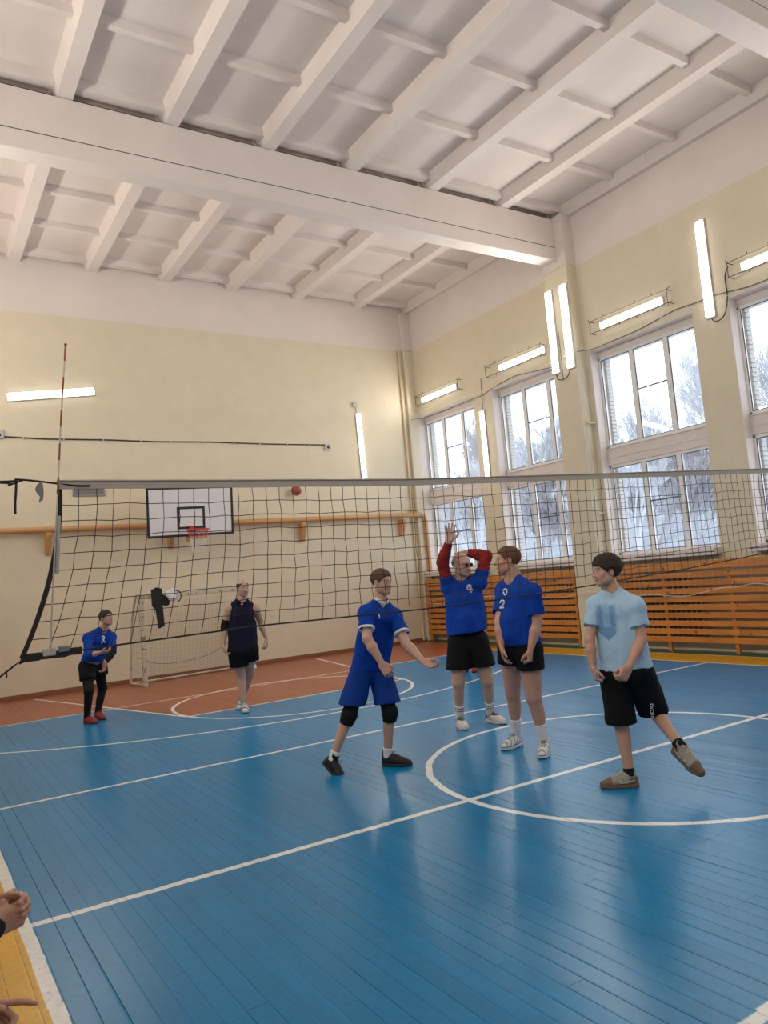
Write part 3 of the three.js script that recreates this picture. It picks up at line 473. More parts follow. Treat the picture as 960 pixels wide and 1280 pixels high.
// ---------------------------------------------------------------- fine protective net hung before the windows
{
  const g = thing('protective_net', 'fine white protective net hanging in front of the windows', 'safety net'), l = [], x = 10.74, z0 = -11.3, z1 = 6.4, c = 0.115;
  const bot = (z) => 1.03 + 0.05 * Math.sin(z * 1.9) + 0.03 * Math.sin(z * 4.3 + 1) + (z > -2.3 && z < -1.6 ? 0.08 : 0), top_ = (z) => 5.8 + 0.06 * Math.sin(z * 1.04);
  const nz = Math.round((z1 - z0) / c), ny = 40; const P = (i, j) => { const z = z0 + i * c; return V(x + 0.02 * noise(i * .2, j * .2, 3), lerp(bot(z), top_(z), j / ny) + .01 * noise(i * .5, j * .5, 1), z + 0.012 * noise(i * 0.6, j * 0.6, 9)); };
  for (let i = 0; i <= nz; i++) for (let j = 0; j < ny; j += 4) l.push(rod(P(i, j), P(i, j + 4), 0.0011, 3));
  for (let j = 0; j <= ny; j++) for (let i = 0; i + 2 <= nz; i += 2) l.push(rod(P(i, j), P(i + 2, j), 0.0011, 3));
  mesh('net_mesh', merge(l), mat('white_twine', [0.70, 0.70, 0.68], 0.8), g).userData.kind = 'stuff';
  mesh('foot_rope', tube(Array.from({ length: 60 }, (_, i) => { const z = lerp(z0, z1, i / 59); return V(x - 0.006, bot(z), z); }), 0.0065, 300, 5), mat('white_twine'), g);
  mesh('head_rope', tube(Array.from({ length: 40 }, (_, i) => { const z = lerp(z0, z1, i / 39); return V(x, top_(z), z); }), 0.005, 160, 5), mat('white_twine'), g);
}
// ---------------------------------------------------------------- bench along the left wall
{
  const g = thing('wooden_bench', 'long low wooden bench along the left wall', 'bench'); g.position.set(-1.2, 0, 2.3);
  mesh('seat', boxUV(rbx(-0.17, 0.17, 0.39, 0.43, -1.9, 1.9, .008)), wood[0], g);
  for (const z of [-1.6, 0, 1.6]) mesh('leg', boxUV(merge([rbx(-0.14, -0.08, 0, 0.39, z - .03, z + .03, .005), rbx(0.08, 0.14, 0, 0.39, z - .03, z + .03, .005), rbx(-0.14, 0.14, 0.1, 0.15, z - .02, z + .02, .005)])), wood[1], g);
}
// ---------------------------------------------------------------- outside: snow and bare trees
{
  const s = structure(mesh('s', new THREE.PlaneGeometry(120, 160, 40, 40).rotateX(-Math.PI / 2).translate(XO + 60.4, -0.9, -5), mat('snow', [0.80, 0.82, 0.86], 0.9)), 'ground_snow');
  { const p = s.geometry.attributes.position; for (let i = 0; i < p.count; i++) p.setY(i, -0.9 + 0.25 * noise(p.getX(i) * 0.13, p.getZ(i) * 0.13, 4)); s.geometry.computeVertexNormals(); }
  const barks = [mat('bark_grey', [0.30, 0.30, 0.33], 0.9), mat('bark_frosted', [0.46, 0.48, 0.53], 0.9)];
  function treeGeo(h, lv, spread, dens) {
    const l = [];
    const grow = (p, d, len, r, level) => {
      const q = p.clone().addScaledVector(d, len); l.push([p, q, r, r * 0.72]);
      if (level === 0) return;
      const n = level > 2 ? dens : dens + 1;
      for (let i = 0; i < n; i++) { const t = i === 0 ? 1 : rr(0.35, 1), a = rr(0, 6.283), k = i === 0 ? 0.22 : spread * rr(0.7, 1.2); const o = V(Math.cos(a), 0.25, Math.sin(a)).multiplyScalar(k).add(d).normalize(); grow(p.clone().lerp(q, t), o, len * rr(0.6, 0.82), r * (i === 0 ? 0.7 : 0.5), level - 1); }
    };
    grow(V(0, 0, 0), V(rr(-.06, .06), 1, rr(-.06, .06)).normalize(), h * 0.25, h * 0.011, lv);
    const P = [], N = []; const up = V();
    for (const [a, b, r0, r1] of l) { const d = V().subVectors(b, a).normalize(); up.set(Math.abs(d.y) > 0.9 ? 1 : 0, Math.abs(d.y) > 0.9 ? 0 : 1, 0); const u = V().crossVectors(d, up).normalize(), w = V().crossVectors(d, u);
      const ring = (c, r) => [0, 1, 2].map((k) => { const t = k * 2.094; return c.clone().addScaledVector(u, Math.cos(t) * r).addScaledVector(w, Math.sin(t) * r); });
      const A = ring(a, Math.max(r0, 0.010)), B = ring(b, Math.max(r1, 0.008));
      for (let k = 0; k < 3; k++) { const m = (k + 1) % 3; for (const q of [A[k], A[m], B[k], A[m], B[m], B[k]]) P.push(q.x, q.y, q.z); } }
    const g = new THREE.BufferGeometry(); g.setAttribute('position', new THREE.Float32BufferAttribute(P, 3)); g.computeVertexNormals(); return g;
  }
  const protos = [treeGeo(15, 8, 0.42, 3), treeGeo(14, 8, 0.5, 3), treeGeo(16, 8, 0.38, 3)];
  const rows = [[14, 16, -40, 0, 6, 0.74], [24, 27, -52, -2, 6, 1.0], [38, 42, -75, -6, 8, 1.35]];
  rows.forEach(([xa, xb, za, zb, n, s], row) => { for (let i = 0; i < n; i++) {
    const t = top(mesh('t', protos[(i * 2 + row) % 3], barks[(i + row) % 2]), 'bare_tree', ['bare tree in the row closest outside the windows', 'bare tree in the middle row outside the windows', 'tall bare tree in the far row outside the windows'][row], 'tree', ['near bare trees outside', 'middle bare trees outside', 'far bare trees outside'][row]);
    t.position.set(XO + rr(xa, xb), -0.95, lerp(za, zb, (i + 0.5) / n) + rr(-0.4, 0.4)); t.rotation.y = rr(0, 6.28); t.scale.setScalar(s * rr(0.86, 1.08));
  } });
  // far wooded slope: mottled grey-blue winter wood
  const wm = tex(256, 256, (u, v) => { const k = 1 + 0.16 * tile(u, v, 12, 91) + 0.14 * tile(u, v, 60, 92); return [0.53 * k, 0.55 * k, 0.59 * k]; }); wm.repeat.set(5, 2.5);
  const hill = new THREE.PlaneGeometry(150, 1, 150, 24); { const p = hill.attributes.position; for (let i = 0; i < p.count; i++) { const z = p.getX(i), v = p.getY(i) + 0.5, n = noise(z * 0.08, 2, 1) * 1.6 + noise(z * 0.6, 4, v * 3) * 0.9; p.setXYZ(i, XO + 50 + v * 22 + 1.5 * noise(z * 0.4, v * 6, 7), -1 + v * (15 + n), z - 45); } hill.rotateY(0); hill.computeVertexNormals(); }
  structure(mesh('h', hill, mat('winter_wood', [1, 1, 1], 0.95, { map: wm, side: THREE.DoubleSide })), 'hillside_wood');
}
// ---------------------------------------------------------------- people: smooth distance fields meshed with surface nets
function surfaceNets(f, lo, hi, cell, colorOf) {
  const nx = Math.ceil((hi[0] - lo[0]) / cell) + 1, ny = Math.ceil((hi[1] - lo[1]) / cell) + 1, nz = Math.ceil((hi[2] - lo[2]) / cell) + 1;
  const F = new Float32Array(nx * ny * nz), sy = nx, sz = nx * ny;
  // coarse pass: skip blocks far from the surface
  const B = 4, far = B * cell * 1.9;
  F.fill(1);
  for (let k0 = 0; k0 < nz; k0 += B) for (let j0 = 0; j0 < ny; j0 += B) for (let i0 = 0; i0 < nx; i0 += B) {
    const c = f(lo[0] + (i0 + 1.5) * cell, lo[1] + (j0 + 1.5) * cell, lo[2] + (k0 + 1.5) * cell), skip = Math.abs(c) > far;
    for (let k = k0; k < Math.min(nz, k0 + B); k++) for (let j = j0; j < Math.min(ny, j0 + B); j++) for (let i = i0; i < Math.min(nx, i0 + B); i++)
      F[i + j * sy + k * sz] = skip ? c : f(lo[0] + i * cell, lo[1] + j * cell, lo[2] + k * cell);
  }
  const id = new Int32Array(nx * ny * nz).fill(-1), P = [], I = [];
  for (let k = 0; k < nz - 1; k++) for (let j = 0; j < ny - 1; j++) for (let i = 0; i < nx - 1; i++) {
    const o = i + j * sy + k * sz; let m = 0;
    for (let c = 0; c < 8; c++) if (F[o + (c & 1) + (c >> 1 & 1) * sy + (c >> 2) * sz] < 0) m |= 1 << c;
    if (m === 0 || m === 255) continue;
    let n = 0, x = 0, y = 0, z = 0;
    for (let a = 0; a < 8; a++) for (let b = 0; b < 3; b++) { const e = a | 1 << b; if (e === a) continue; if (((m >> a) & 1) === ((m >> e) & 1)) continue;
      const fa = F[o + (a & 1) + (a >> 1 & 1) * sy + (a >> 2) * sz], fb = F[o + (e & 1) + (e >> 1 & 1) * sy + (e >> 2) * sz], t = fa / (fa - fb); n++;
      x += (a & 1) + (b === 0 ? t : 0); y += (a >> 1 & 1) + (b === 1 ? t : 0); z += (a >> 2) + (b === 2 ? t : 0); }
    id[o] = P.length / 3; P.push(lo[0] + (i + x / n) * cell, lo[1] + (j + y / n) * cell, lo[2] + (k + z / n) * cell);
  }
  for (let k = 1; k < nz - 1; k++) for (let j = 1; j < ny - 1; j++) for (let i = 1; i < nx - 1; i++) {
    const o = i + j * sy + k * sz, s = F[o] < 0;
    const q = (a, b, c, d, fl) => { if (a < 0 || b < 0 || c < 0 || d < 0) return; if (fl) I.push(a, b, c, a, c, d); else I.push(a, c, b, a, d, c); };
    if (s !== F[o + 1] < 0) q(id[o - sy - sz], id[o - sz], id[o], id[o - sy], s);
    if (s !== F[o + sy] < 0) q(id[o - 1 - sz], id[o - 1], id[o], id[o - sz], s);
    if (s !== F[o + sz] < 0) q(id[o - 1 - sy], id[o - sy], id[o], id[o - 1], s);
  }
  const N = new Float32Array(P.length), e = cell * 0.6, C = colorOf ? new Float32Array(P.length) : null;
  for (let i = 0; i < P.length; i += 3) { const x = P[i], y = P[i + 1], z = P[i + 2]; let a = f(x + e, y, z) - f(x - e, y, z), b = f(x, y + e, z) - f(x, y - e, z), c = f(x, y, z + e) - f(x, y, z - e); const l = Math.hypot(a, b, c) || 1; N[i] = a / l; N[i + 1] = b / l; N[i + 2] = c / l; if (C) { const q = colorOf(x, y, z); C[i] = q[0]; C[i + 1] = q[1]; C[i + 2] = q[2]; } }
  const g = new THREE.BufferGeometry(); g.setAttribute('position', new THREE.Float32BufferAttribute(P, 3)); g.setAttribute('normal', new THREE.BufferAttribute(N, 3)); if (C) g.setAttribute('color', new THREE.BufferAttribute(C, 3)); g.setIndex(I); return g;
}
const smin = (a, b, k) => { const h = Math.max(k - Math.abs(a - b), 0) / k; return Math.min(a, b) - h * h * k * 0.25; };
const smax = (a, b, k) => -smin(-a, -b, k);
// tapered capsule a -> b, optionally flattened along unit axis f by factor s (s < 1 is thinner)
function cone(a, b, ra, rb, f, s = 1) {
  const ax = a.x, ay = a.y, az = a.z; let bxx = b.x - ax, by = b.y - ay, bz = b.z - az; const k = f ? 1 / s - 1 : 0, fx = f ? f.x : 0, fy = f ? f.y : 0, fz = f ? f.z : 0;
  if (k) { const t = (bxx * fx + by * fy + bz * fz) * k; bxx += fx * t; by += fy * t; bz += fz * t; }
  const l2 = bxx * bxx + by * by + bz * bz || 1e-9;
  return (x, y, z) => { let px = x - ax, py = y - ay, pz = z - az; if (k) { const t = (px * fx + py * fy + pz * fz) * k; px += fx * t; py += fy * t; pz += fz * t; }
    let t = (px * bxx + py * by + pz * bz) / l2; t = t < 0 ? 0 : t > 1 ? 1 : t; px -= t * bxx; py -= t * by; pz -= t * bz; return Math.sqrt(px * px + py * py + pz * pz) - (ra + (rb - ra) * t); };
}
const union = (list, k) => (x, y, z) => { let d = 1e9; for (const f of list) { const v = f(x, y, z); d = d > 1e8 ? v : smin(d, v, k); } return d; };
const half = (p, n) => { const c = n.dot(p); return (x, y, z) => x * n.x + y * n.y + z * n.z - c; };      // positive on the side of n
const inter = (f, g, k = 0.004) => (x, y, z) => smax(f(x, y, z), g(x, y, z), k);
function bounds(pts, pad) { const lo = [1e9, 1e9, 1e9], hi = [-1e9, -1e9, -1e9]; for (const p of pts) { const a = p.toArray(); for (let i = 0; i < 3; i++) { lo[i] = Math.min(lo[i], a[i] - pad); hi[i] = Math.max(hi[i], a[i] + pad); } } return [lo, hi]; }
const wrinkled = (f, amp, fx, fy, s) => (x, y, z) => { const d = f(x, y, z); if (d > 0.05 || d < -0.05) return d; return d + amp * (noise(x * fx + s, y * fy, z * fx) + 0.5 * noise(x * fx * 2.3 + y * 3, y * fy * 2.1 + s, z * fx * 2.3)); };
const cloth = (key, c, r = 0.85) => mat('cloth_' + key, c, r, { specularIntensity: 0.35 });
const skinMat = (() => { const m = new THREE.MeshPhysicalMaterial({ roughness: 0.52, vertexColors: true }); m.name = 'skin'; return m; })();
const mergeColored = (list) => mergeGeometries(list.map((g) => (g.index ? g.toNonIndexed() : g)));

// ---- head, in a local frame with y = 0 at the eyes, x to the person's left as seen from the front's right, z forward
function headField(o) {
  const v = V, L = [];
  const ell = (cx, cy, cz, rx, ry, rz) => (x, y, z) => { const a = (x - cx) / rx, b = (y - cy) / ry, c = (z - cz) / rz, k = Math.sqrt(a * a + b * b + c * c); const q = Math.sqrt(a * a / (rx * rx) + b * b / (ry * ry) + c * c / (rz * rz)); return q < 1e-6 ? -Math.min(rx, ry, rz) : k * (k - 1) / q; };
  const w = o.wide ?? 1;
  const cran = ell(0, 0.032, -0.014, 0.077 * w, 0.086, 0.097);
  const base = [cran, ell(0, -0.03, 0.024, 0.063 * w, 0.082, 0.066), cone(v(0.042 * w, -0.062, 0.004), v(0.012, -0.094, 0.060), 0.027, 0.020), cone(v(-0.042 * w, -0.062, 0.004), v(-0.012, -0.094, 0.060), 0.027, 0.020)];
  const cheeks = [cone(v(0.043 * w, -0.022, 0.050), v(0.03 * w, -0.045, 0.058), 0.021, 0.02), cone(v(-0.043 * w, -0.022, 0.050), v(-0.03 * w, -0.045, 0.058), 0.021, 0.02), cone(v(-0.034, 0.020, 0.072), v(0.034, 0.020, 0.072), 0.014, 0.014)];
  const nose = union([cone(v(0, 0.008, 0.082), v(0, -0.033, 0.104), 0.008, 0.0115), cone(v(0.011, -0.037, 0.092), v(-0.011, -0.037, 0.092), 0.0085, 0.0085)], 0.008);
  const lips = union([cone(v(-0.017, -0.0625, 0.0835), v(0.017, -0.0625, 0.0835), 0.0062, 0.0062), cone(v(-0.014, -0.0715, 0.0825), v(0.014, -0.0715, 0.0825), 0.0068, 0.0068)], 0.003);
  const sockL = cone(v(0.032, 0, 0.098), v(0.032, 0, 0.099), 0.0155, 0.0155), sockR = cone(v(-0.032, 0, 0.098), v(-0.032, 0, 0.099), 0.0155, 0.0155);
  const eyes = union([cone(v(0.031, -0.001, 0.0735), v(0.031, -0.001, 0.0736), 0.0125, 0.0125), cone(v(-0.031, -0.001, 0.0735), v(-0.031, -0.001, 0.0736), 0.0125, 0.0125)], 0.001);
  const ear = (s) => (x, y, z) => { const e = ell(s * 0.079 * w, -0.008, -0.012, 0.0085, 0.031, 0.019)(x, y, z), c = ell(s * 0.088 * w, -0.006, -0.008, 0.008, 0.02, 0.011)(x, y, z); return smax(e, -c, 0.005); };
  const eL = ear(1), eR = ear(-1);
  const f = (x, y, z) => { let d = 1e9; for (const b of base) { const q = b(x, y, z); d = d > 1e8 ? q : smin(d, q, 0.030); } for (const b of cheeks) d = smin(d, b(x, y, z), 0.016); d = smin(d, nose(x, y, z), 0.010); d = smax(d, -sockL(x, y, z), 0.012); d = smax(d, -sockR(x, y, z), 0.012); d = Math.min(d, eyes(x, y, z)); d = smin(d, lips(x, y, z), 0.004); d = smin(d, eL(x, y, z), 0.008); return smin(d, eR(x, y, z), 0.008); };
  const sk = o.skin, hairC = o.hairColor;
  const color = (x, y, z) => {
    const e = eyes(x, y, z);
    if (e < 0.0012 && z > 0.076 && Math.abs(y + 0.001) < 0.0072) { const ex = Math.abs(Math.abs(x) - 0.031 + (o.gaze ?? 0) * Math.sign(x)); return ex < 0.006 ? [0.05, 0.04, 0.035] : [0.62, 0.58, 0.55]; }
    if (Math.abs(x) > 0.012 && Math.abs(x) < 0.05 && z > 0.05 && Math.abs(y - 0.0215 - 0.004 * Math.cos((Math.abs(x) - 0.03) * 60)) < 0.0048) return (o.browColor ?? hairC).map((q, i) => lerp(sk[i], q, 0.75));
    if (lips(x, y, z) < 0.0018 && Math.abs(x) < 0.025) return Math.abs(y + 0.067) < 0.0017 ? [0.14, 0.05, 0.045] : [sk[0] * 0.82, sk[1] * 0.62, sk[2] * 0.62];
    const n = 1 + 0.05 * noise(x * 40, y * 40, z * 40); let c = [sk[0] * n, sk[1] * n, sk[2] * n];
    if (o.stubble && y < -0.04 && z > 0 && cran(x, y, z) > 0) c = c.map((q, i) => lerp(q, [0.16, 0.11, 0.09][i], o.stubble * (0.7 + 0.3 * noise(x * 300, y * 300, z * 300))));
    if (o.scalp && cran(x, y, z) < 0.004 && y > 0.0) c = c.map((q, i) => lerp(q, hairC[i], o.scalp(x, y, z)));
    return c;
  };
  return { f, cran, color };
}
// ---- hand: wrist at origin, fingers along +y, palm facing +z, thumb towards +x
function handGeo(o) {
  const s = o.scale ?? 1, c = o.curl ?? 0.35, sp = o.spread ?? 0.1, L = [], pts = [V(0, 0, 0)];
  const palm = union([cone(V(-0.02, 0.015, 0), V(-0.03, 0.085, 0), 0.021, 0.016, V(0, 0, 1), 0.72), cone(V(0.0, 0.01, 0), V(0.0, 0.09, 0), 0.024, 0.017, V(0, 0, 1), 0.72), cone(V(0.02, 0.02, 0), V(0.029, 0.088, 0), 0.02, 0.016, V(0, 0, 1), 0.72), cone(V(0.024, 0.02, 0.006), V(0.03, 0.05, 0.01), 0.017, 0.014)], 0.02);
  const fs = [[0.031, 0.092, 0.042, 0.026, 0.021], [0.0105, 0.097, 0.047, 0.030, 0.022], [-0.0105, 0.094, 0.044, 0.028, 0.022], [-0.031, 0.084, 0.034, 0.021, 0.019]];
  const fingers = fs.map(([x, y, a, b, d], i) => {
    const ci = c * (Array.isArray(o.curls) ? o.curls[i] : 1), sx = (1.5 - i) * sp; let p = V(x, y, 0), ang = 0; const seg = [];
    [[a, 1.15], [b, 1.5], [d, 1.0]].forEach(([l, k], j) => { ang += ci * k; const q = V(p.x + Math.sin(sx) * l * Math.cos(ang), p.y + Math.cos(ang) * l, p.z + Math.sin(ang) * l); seg.push(cone(p, q, 0.0098 - j * 0.0009, 0.0092 - j * 0.0011)); p = q; pts.push(q); });
    return union(seg, 0.004); });
  const tc = o.thumb ?? 0.4; const t0 = V(0.024, 0.022, 0.006), t1 = V(0.024 + 0.036 * Math.cos(tc), 0.048, 0.006 + 0.03 * Math.sin(tc)), t2 = V(t1.x + 0.02 * Math.cos(tc * 1.6), t1.y + 0.026, t1.z + 0.024 * Math.sin(tc)), t3 = V(t2.x + 0.010 * Math.cos(tc * 2.2), t2.y + 0.022, t2.z + 0.016 * Math.sin(tc)); pts.push(t3);
  const th = union([cone(t0, t1, 0.0165, 0.0125), cone(t1, t2, 0.0118, 0.0108), cone(t2, t3, 0.0105, 0.0088)], 0.006);
  const wr = cone(V(0, -0.03, 0), V(0, 0.012, 0), 0.026, 0.024, V(0, 0, 1), 0.78);
  const f = (x, y, z) => { let d = smin(palm(x, y, z), wr(x, y, z), 0.02); d = smin(d, th(x, y, z), 0.010); let q = 1e9; for (const g of fingers) q = Math.min(q, g(x, y, z)); return smin(d, q, 0.006); };
  const [lo, hi] = bounds([...pts, V(-0.05, -0.045, -0.03), V(0.06, 0.1, 0.03)], 0.016);
  const nails = (x, y, z) => { const n = 1 + 0.06 * noise(x * 60, y * 60, z * 60); return [o.skin[0] * n, o.skin[1] * n * 0.97, o.skin[2] * n * 0.96]; };
  const g = surfaceNets(f, lo, hi, o.cell ?? 0.0042, nails); g.scale(s, s, s); return g;
}
const frameOf = (x, y, z, o) => new THREE.Matrix4().makeBasis(x, y, z).setPosition(o);
// ---- shoe: heel at x = -0.1, toe towards +x, sole on y = 0
function shoeParts(o) {
  const hi = o.high ?? 0, w = V(0, 0, 1);
  const up0 = union([cone(V(-0.075, 0.042, 0), V(-0.01, 0.052, 0), 0.040, 0.042, w, 0.92), cone(V(-0.01, 0.052, 0), V(0.08, 0.038, 0.004), 0.042, 0.040, w, 1.05), cone(V(0.08, 0.036, 0.004), V(0.145, 0.028, 0.002), 0.040, 0.030, w, 1.18), cone(V(-0.072, 0.06, 0), V(-0.062, 0.088 + hi, 0), 0.040, 0.040 + hi * 0.05, w, 0.92), cone(V(-0.04, 0.085, 0), V(0.03, 0.07, 0), 0.026, 0.026)], 0.03);
  const collar = cone(V(-0.062, 0.09 + hi, 0), V(-0.055, 0.2 + hi, 0), 0.033, 0.036);
  const upper = (x, y, z) => smax(smax(smax(up0(x, y, z), 0.016 - y, 0.004), y - 0.108 - hi - 0.25 * Math.max(0, -x - 0.06), 0.008), -collar(x, y, z), 0.004);
  const sole = (x, y, z) => { const d = up0(x, Math.max(y, 0.034), z) - 0.004; const rise = 0.006 * smooth(0.09, 0.17, x); return smax(smax(d, y - 0.027 - 0.004 * smooth(0, -0.1, x), 0.004), rise - y, 0.003); };
  const B = [[-0.14, -0.01, -0.075], [0.2, 0.15 + hi, 0.075]];
  const out = {}; out.upper = surfaceNets(upper, B[0], B[1], 0.0055, o.color ? (x, y, z) => o.color(x, y, z) : null); out.sole = surfaceNets(sole, B[0], [0.2, 0.05, 0.075], 0.005);
  const l = []; const topY = (x, z) => { let y = 0.14 + hi; while (y > 0.02 && up0(x, y, z) > 0.0) y -= 0.002; return y; };
  for (let i = 0; i < 5; i++) { const x = 0.0 + i * 0.017 - hi * 0.25, q = [-0.02, -0.01, 0, 0.01, 0.02].map((z) => V(x + (i % 2 ? 1 : -1) * z * 0.25, topY(x, z) + 0.002, z)); l.push(tube(q, 0.0026, 8, 4)); }
  for (const s of [-1, 1]) { const y = topY(-0.005, 0) + 0.004; l.push(tube([V(-0.005, y, 0), V(0.0, y + 0.012, s * 0.012), V(0.018, y + 0.004, s * 0.026), V(0.01, y - 0.008, s * 0.03)], 0.0022, 10, 4)); }
  out.laces = merge(l); return out;
}
const shoeCache = {};
let boneLog = [];
function person(o) {
  const g = thing('person', o.label, 'person'); const base = o.basePoint ? o.basePoint.clone() : onFloor(o.base[0], o.base[1], 0); o.base ??= [base.x * 100, base.z * 100];
  const toC = V(camera.position.x - base.x, 0, camera.position.z - base.z).normalize(), rgt = V(0, 1, 0).cross(toC).normalize(), UP = V(0, 1, 0);
  const S = o.size ?? 1, cam0 = camera.position;
  const at = (px, py, d = 0) => px.isVector3 ? px.clone() : onPlane(px, py, base.clone().addScaledVector(toC, d), toC);
  const dirOf = (a, b, c) => rgt.clone().multiplyScalar(a).addScaledVector(UP, b).addScaledVector(toC, c).normalize();
  const facing = (deg, pitch = 0) => { const t = deg * Math.PI / 180, p = pitch * Math.PI / 180; return dirOf(Math.sin(t) * Math.cos(p), Math.sin(p), Math.cos(t) * Math.cos(p)); };
  // joint on the ray through a pixel, at bone length L from its parent, on the near (+) or far (-) side; or at a depth
  const chain = (parent, j, L) => { if (j.isVector3) return j; if (typeof j[2] === 'number') return at(j[0], j[1], j[2]); const d = rayOf(j[0], j[1]).normalize(), q = V().subVectors(cam0, parent), b = q.dot(d), c = q.lengthSq() - L * L, D = b * b - c; const t = D <= 0 ? -b : -b + (j[2] === '+' ? -1 : 1) * Math.sqrt(D); return d.multiplyScalar(t).add(cam0); };
  const mid2 = (a, b, j, La, Lb) => { if (j[0].isVector3) return j[0].clone(); let best = null, bs = 1e9; for (let d = -0.45; d <= 0.55; d += 0.01) { const p = at(j[0], j[1], d), e = (p.distanceTo(a) - La) ** 2 + (p.distanceTo(b) - Lb) ** 2 + (d * d) * 0.003 + ((j[2] ?? 0.05) - d) ** 2 * 0.02; if (e < bs) { bs = e; best = p; } } return best; };
  const J = {}; const cf = o.chestDir ? o.chestDir.clone() : facing(o.chest), pf = o.chestDir ? o.chestDir.clone() : facing(o.pelvisFace ?? o.chest);
  const cax = V().crossVectors(UP, cf).normalize(), pax = V().crossVectors(UP, pf).normalize();   // towards the person's left (image right when facing the camera)
  J.neck = at(...o.neck); J.pelvis = at(...o.pelvis);
  const sw = 0.19 * S * (o.broad ?? 1), hw = 0.095 * S * (o.hipWide ?? 1);
  J.shR = o.shR ? at(...o.shR) : null; J.shL = o.shL ? at(...o.shL) : null;          // R: person's own right
  if (!J.shR) J.shR = J.neck.clone().addScaledVector(cax, -sw).addScaledVector(UP, -0.06 * S);
  if (!J.shL) J.shL = J.neck.clone().addScaledVector(cax, sw).addScaledVector(UP, -0.06 * S);
  if (o.shR && !o.rawShoulders) { const ax = V().subVectors(J.shL, J.shR).normalize(); J.shR.addScaledVector(ax, 0.010 * S).addScaledVector(UP, -0.042 * S); J.shL.addScaledVector(ax, -0.010 * S).addScaledVector(UP, -0.042 * S); }
  J.hipR = J.pelvis.clone().addScaledVector(pax, -hw); J.hipL = J.pelvis.clone().addScaledVector(pax, hw);
  const UA = 0.29 * S, FA = 0.255 * S, TH = 0.43 * S, SH = 0.41 * S;
  for (const s of ['R', 'L']) { const a = o['arm' + s]; J['el' + s] = chain(J['sh' + s], a.el, UA); J['wr' + s] = chain(J['el' + s], a.wr, FA); }
  // feet
  const feet = {};
  for (const s of ['R', 'L']) { const f = o['foot' + s]; let F, U, heel;
    if (f.flat) { const h = f.flat[0].isVector3 ? f.flat[0].clone() : onFloor(...f.flat[0]), t = f.flat[1].isVector3 ? f.flat[1].clone() : onFloor(...f.flat[1]); F = V().subVectors(t, h); F.y = 0; const c = h.clone().lerp(t, 0.5); F.normalize(); U = UP.clone(); heel = c.clone().addScaledVector(F, -0.138 * (f.scale ?? S)); heel.y = 0; }
    else { const h = at(...f.heel), t = at(...f.toe); F = V().subVectors(t, h).normalize(); U = dirOf(...f.up); U.addScaledVector(F, -U.dot(F)).normalize(); heel = h; }
    const W = V().crossVectors(F, U); const fs = f.scale ?? S;
    feet[s] = { F, U, W, o: heel.clone().addScaledVector(F, 0.115 * fs), s: fs };
    J['an' + s] = feet[s].o.clone().addScaledVector(F, -0.058 * fs).addScaledVector(U, 0.085 * fs);
    J['kn' + s] = mid2(J['hip' + s], J['an' + s], o['knee' + s], TH, SH);
  }
  const hf = o.head.dir ? o.head.dir.clone().normalize() : facing(o.head.face, o.head.pitch ?? 0), hx = V().crossVectors(UP, hf).normalize(), hu = V().crossVectors(hf, hx); if (o.head.tilt) { const q = new THREE.Quaternion().setFromAxisAngle(hf, o.head.tilt); hx.applyQuaternion(q); hu.applyQuaternion(q); }
  const hs = (o.head.scale ?? 1) * S, HC = at(...o.head.at);
  boneLog.push([o.label.slice(0, 26), 'arms', ...['R', 'L'].map((s) => J['sh' + s].distanceTo(J['el' + s]).toFixed(2) + '/' + J['el' + s].distanceTo(J['wr' + s]).toFixed(2)), 'legs', ...['R', 'L'].map((s) => J['hip' + s].distanceTo(J['kn' + s]).toFixed(2) + '/' + J['kn' + s].distanceTo(J['an' + s]).toFixed(2)), 'sh', J.shR.distanceTo(J.shL).toFixed(2), 'torso', J.neck.distanceTo(J.pelvis).toFixed(2), 'top', (HC.y + 0.118 * hs).toFixed(2), 'base', base.x.toFixed(2), base.z.toFixed(2)].join(' '));
  // ---- torso
  const fat = o.fat ?? 1, tu = V().subVectors(J.neck, J.pelvis).normalize(), chest = J.neck.clone().lerp(J.pelvis, 0.30), waist = J.neck.clone().lerp(J.pelvis, 0.72);
  const drape = (e, belly = 0) => { const l = [-1, 1].map((q) => cone(chest.clone().addScaledVector(cax, q * 0.062 * S), J.pelvis.clone().addScaledVector(pax, q * 0.052 * S), 0.116 * S * fat + e, 0.134 * S * fat + e, cf, 0.80)); l.push(cone(J.shR.clone().addScaledVector(tu, -0.012 * S), J.shL.clone().addScaledVector(tu, -0.012 * S), 0.056 * S + e, 0.056 * S + e)); if (belly) l.push(cone(waist.clone().addScaledVector(cf, 0.045 * S).addScaledVector(UP, 0.06), waist.clone().addScaledVector(cf, 0.05 * S).addScaledVector(UP, -0.04), 0.10 * S * belly + e, 0.10 * S * belly + e)); return l; };
  const torso = (e, belly = 0) => { const l = [cone(chest.clone().addScaledVector(cax, -0.055 * S), waist.clone().addScaledVector(cax, -0.04 * S), 0.118 * S * fat + e, 0.106 * S * fat + e, cf, 0.80), cone(chest.clone().addScaledVector(cax, 0.055 * S), waist.clone().addScaledVector(cax, 0.04 * S), 0.118 * S * fat + e, 0.106 * S * fat + e, cf, 0.80),
      cone(waist, J.pelvis, 0.130 * S * fat + e, 0.135 * S * fat + e, pf, 0.78), cone(J.hipR.clone().addScaledVector(UP, 0.02), J.hipL.clone().addScaledVector(UP, 0.02), 0.098 * S * fat + e, 0.098 * S * fat + e),
      cone(J.shR.clone().addScaledVector(tu, -0.015 * S), J.shL.clone().addScaledVector(tu, -0.015 * S), 0.058 * S + e, 0.058 * S + e)];
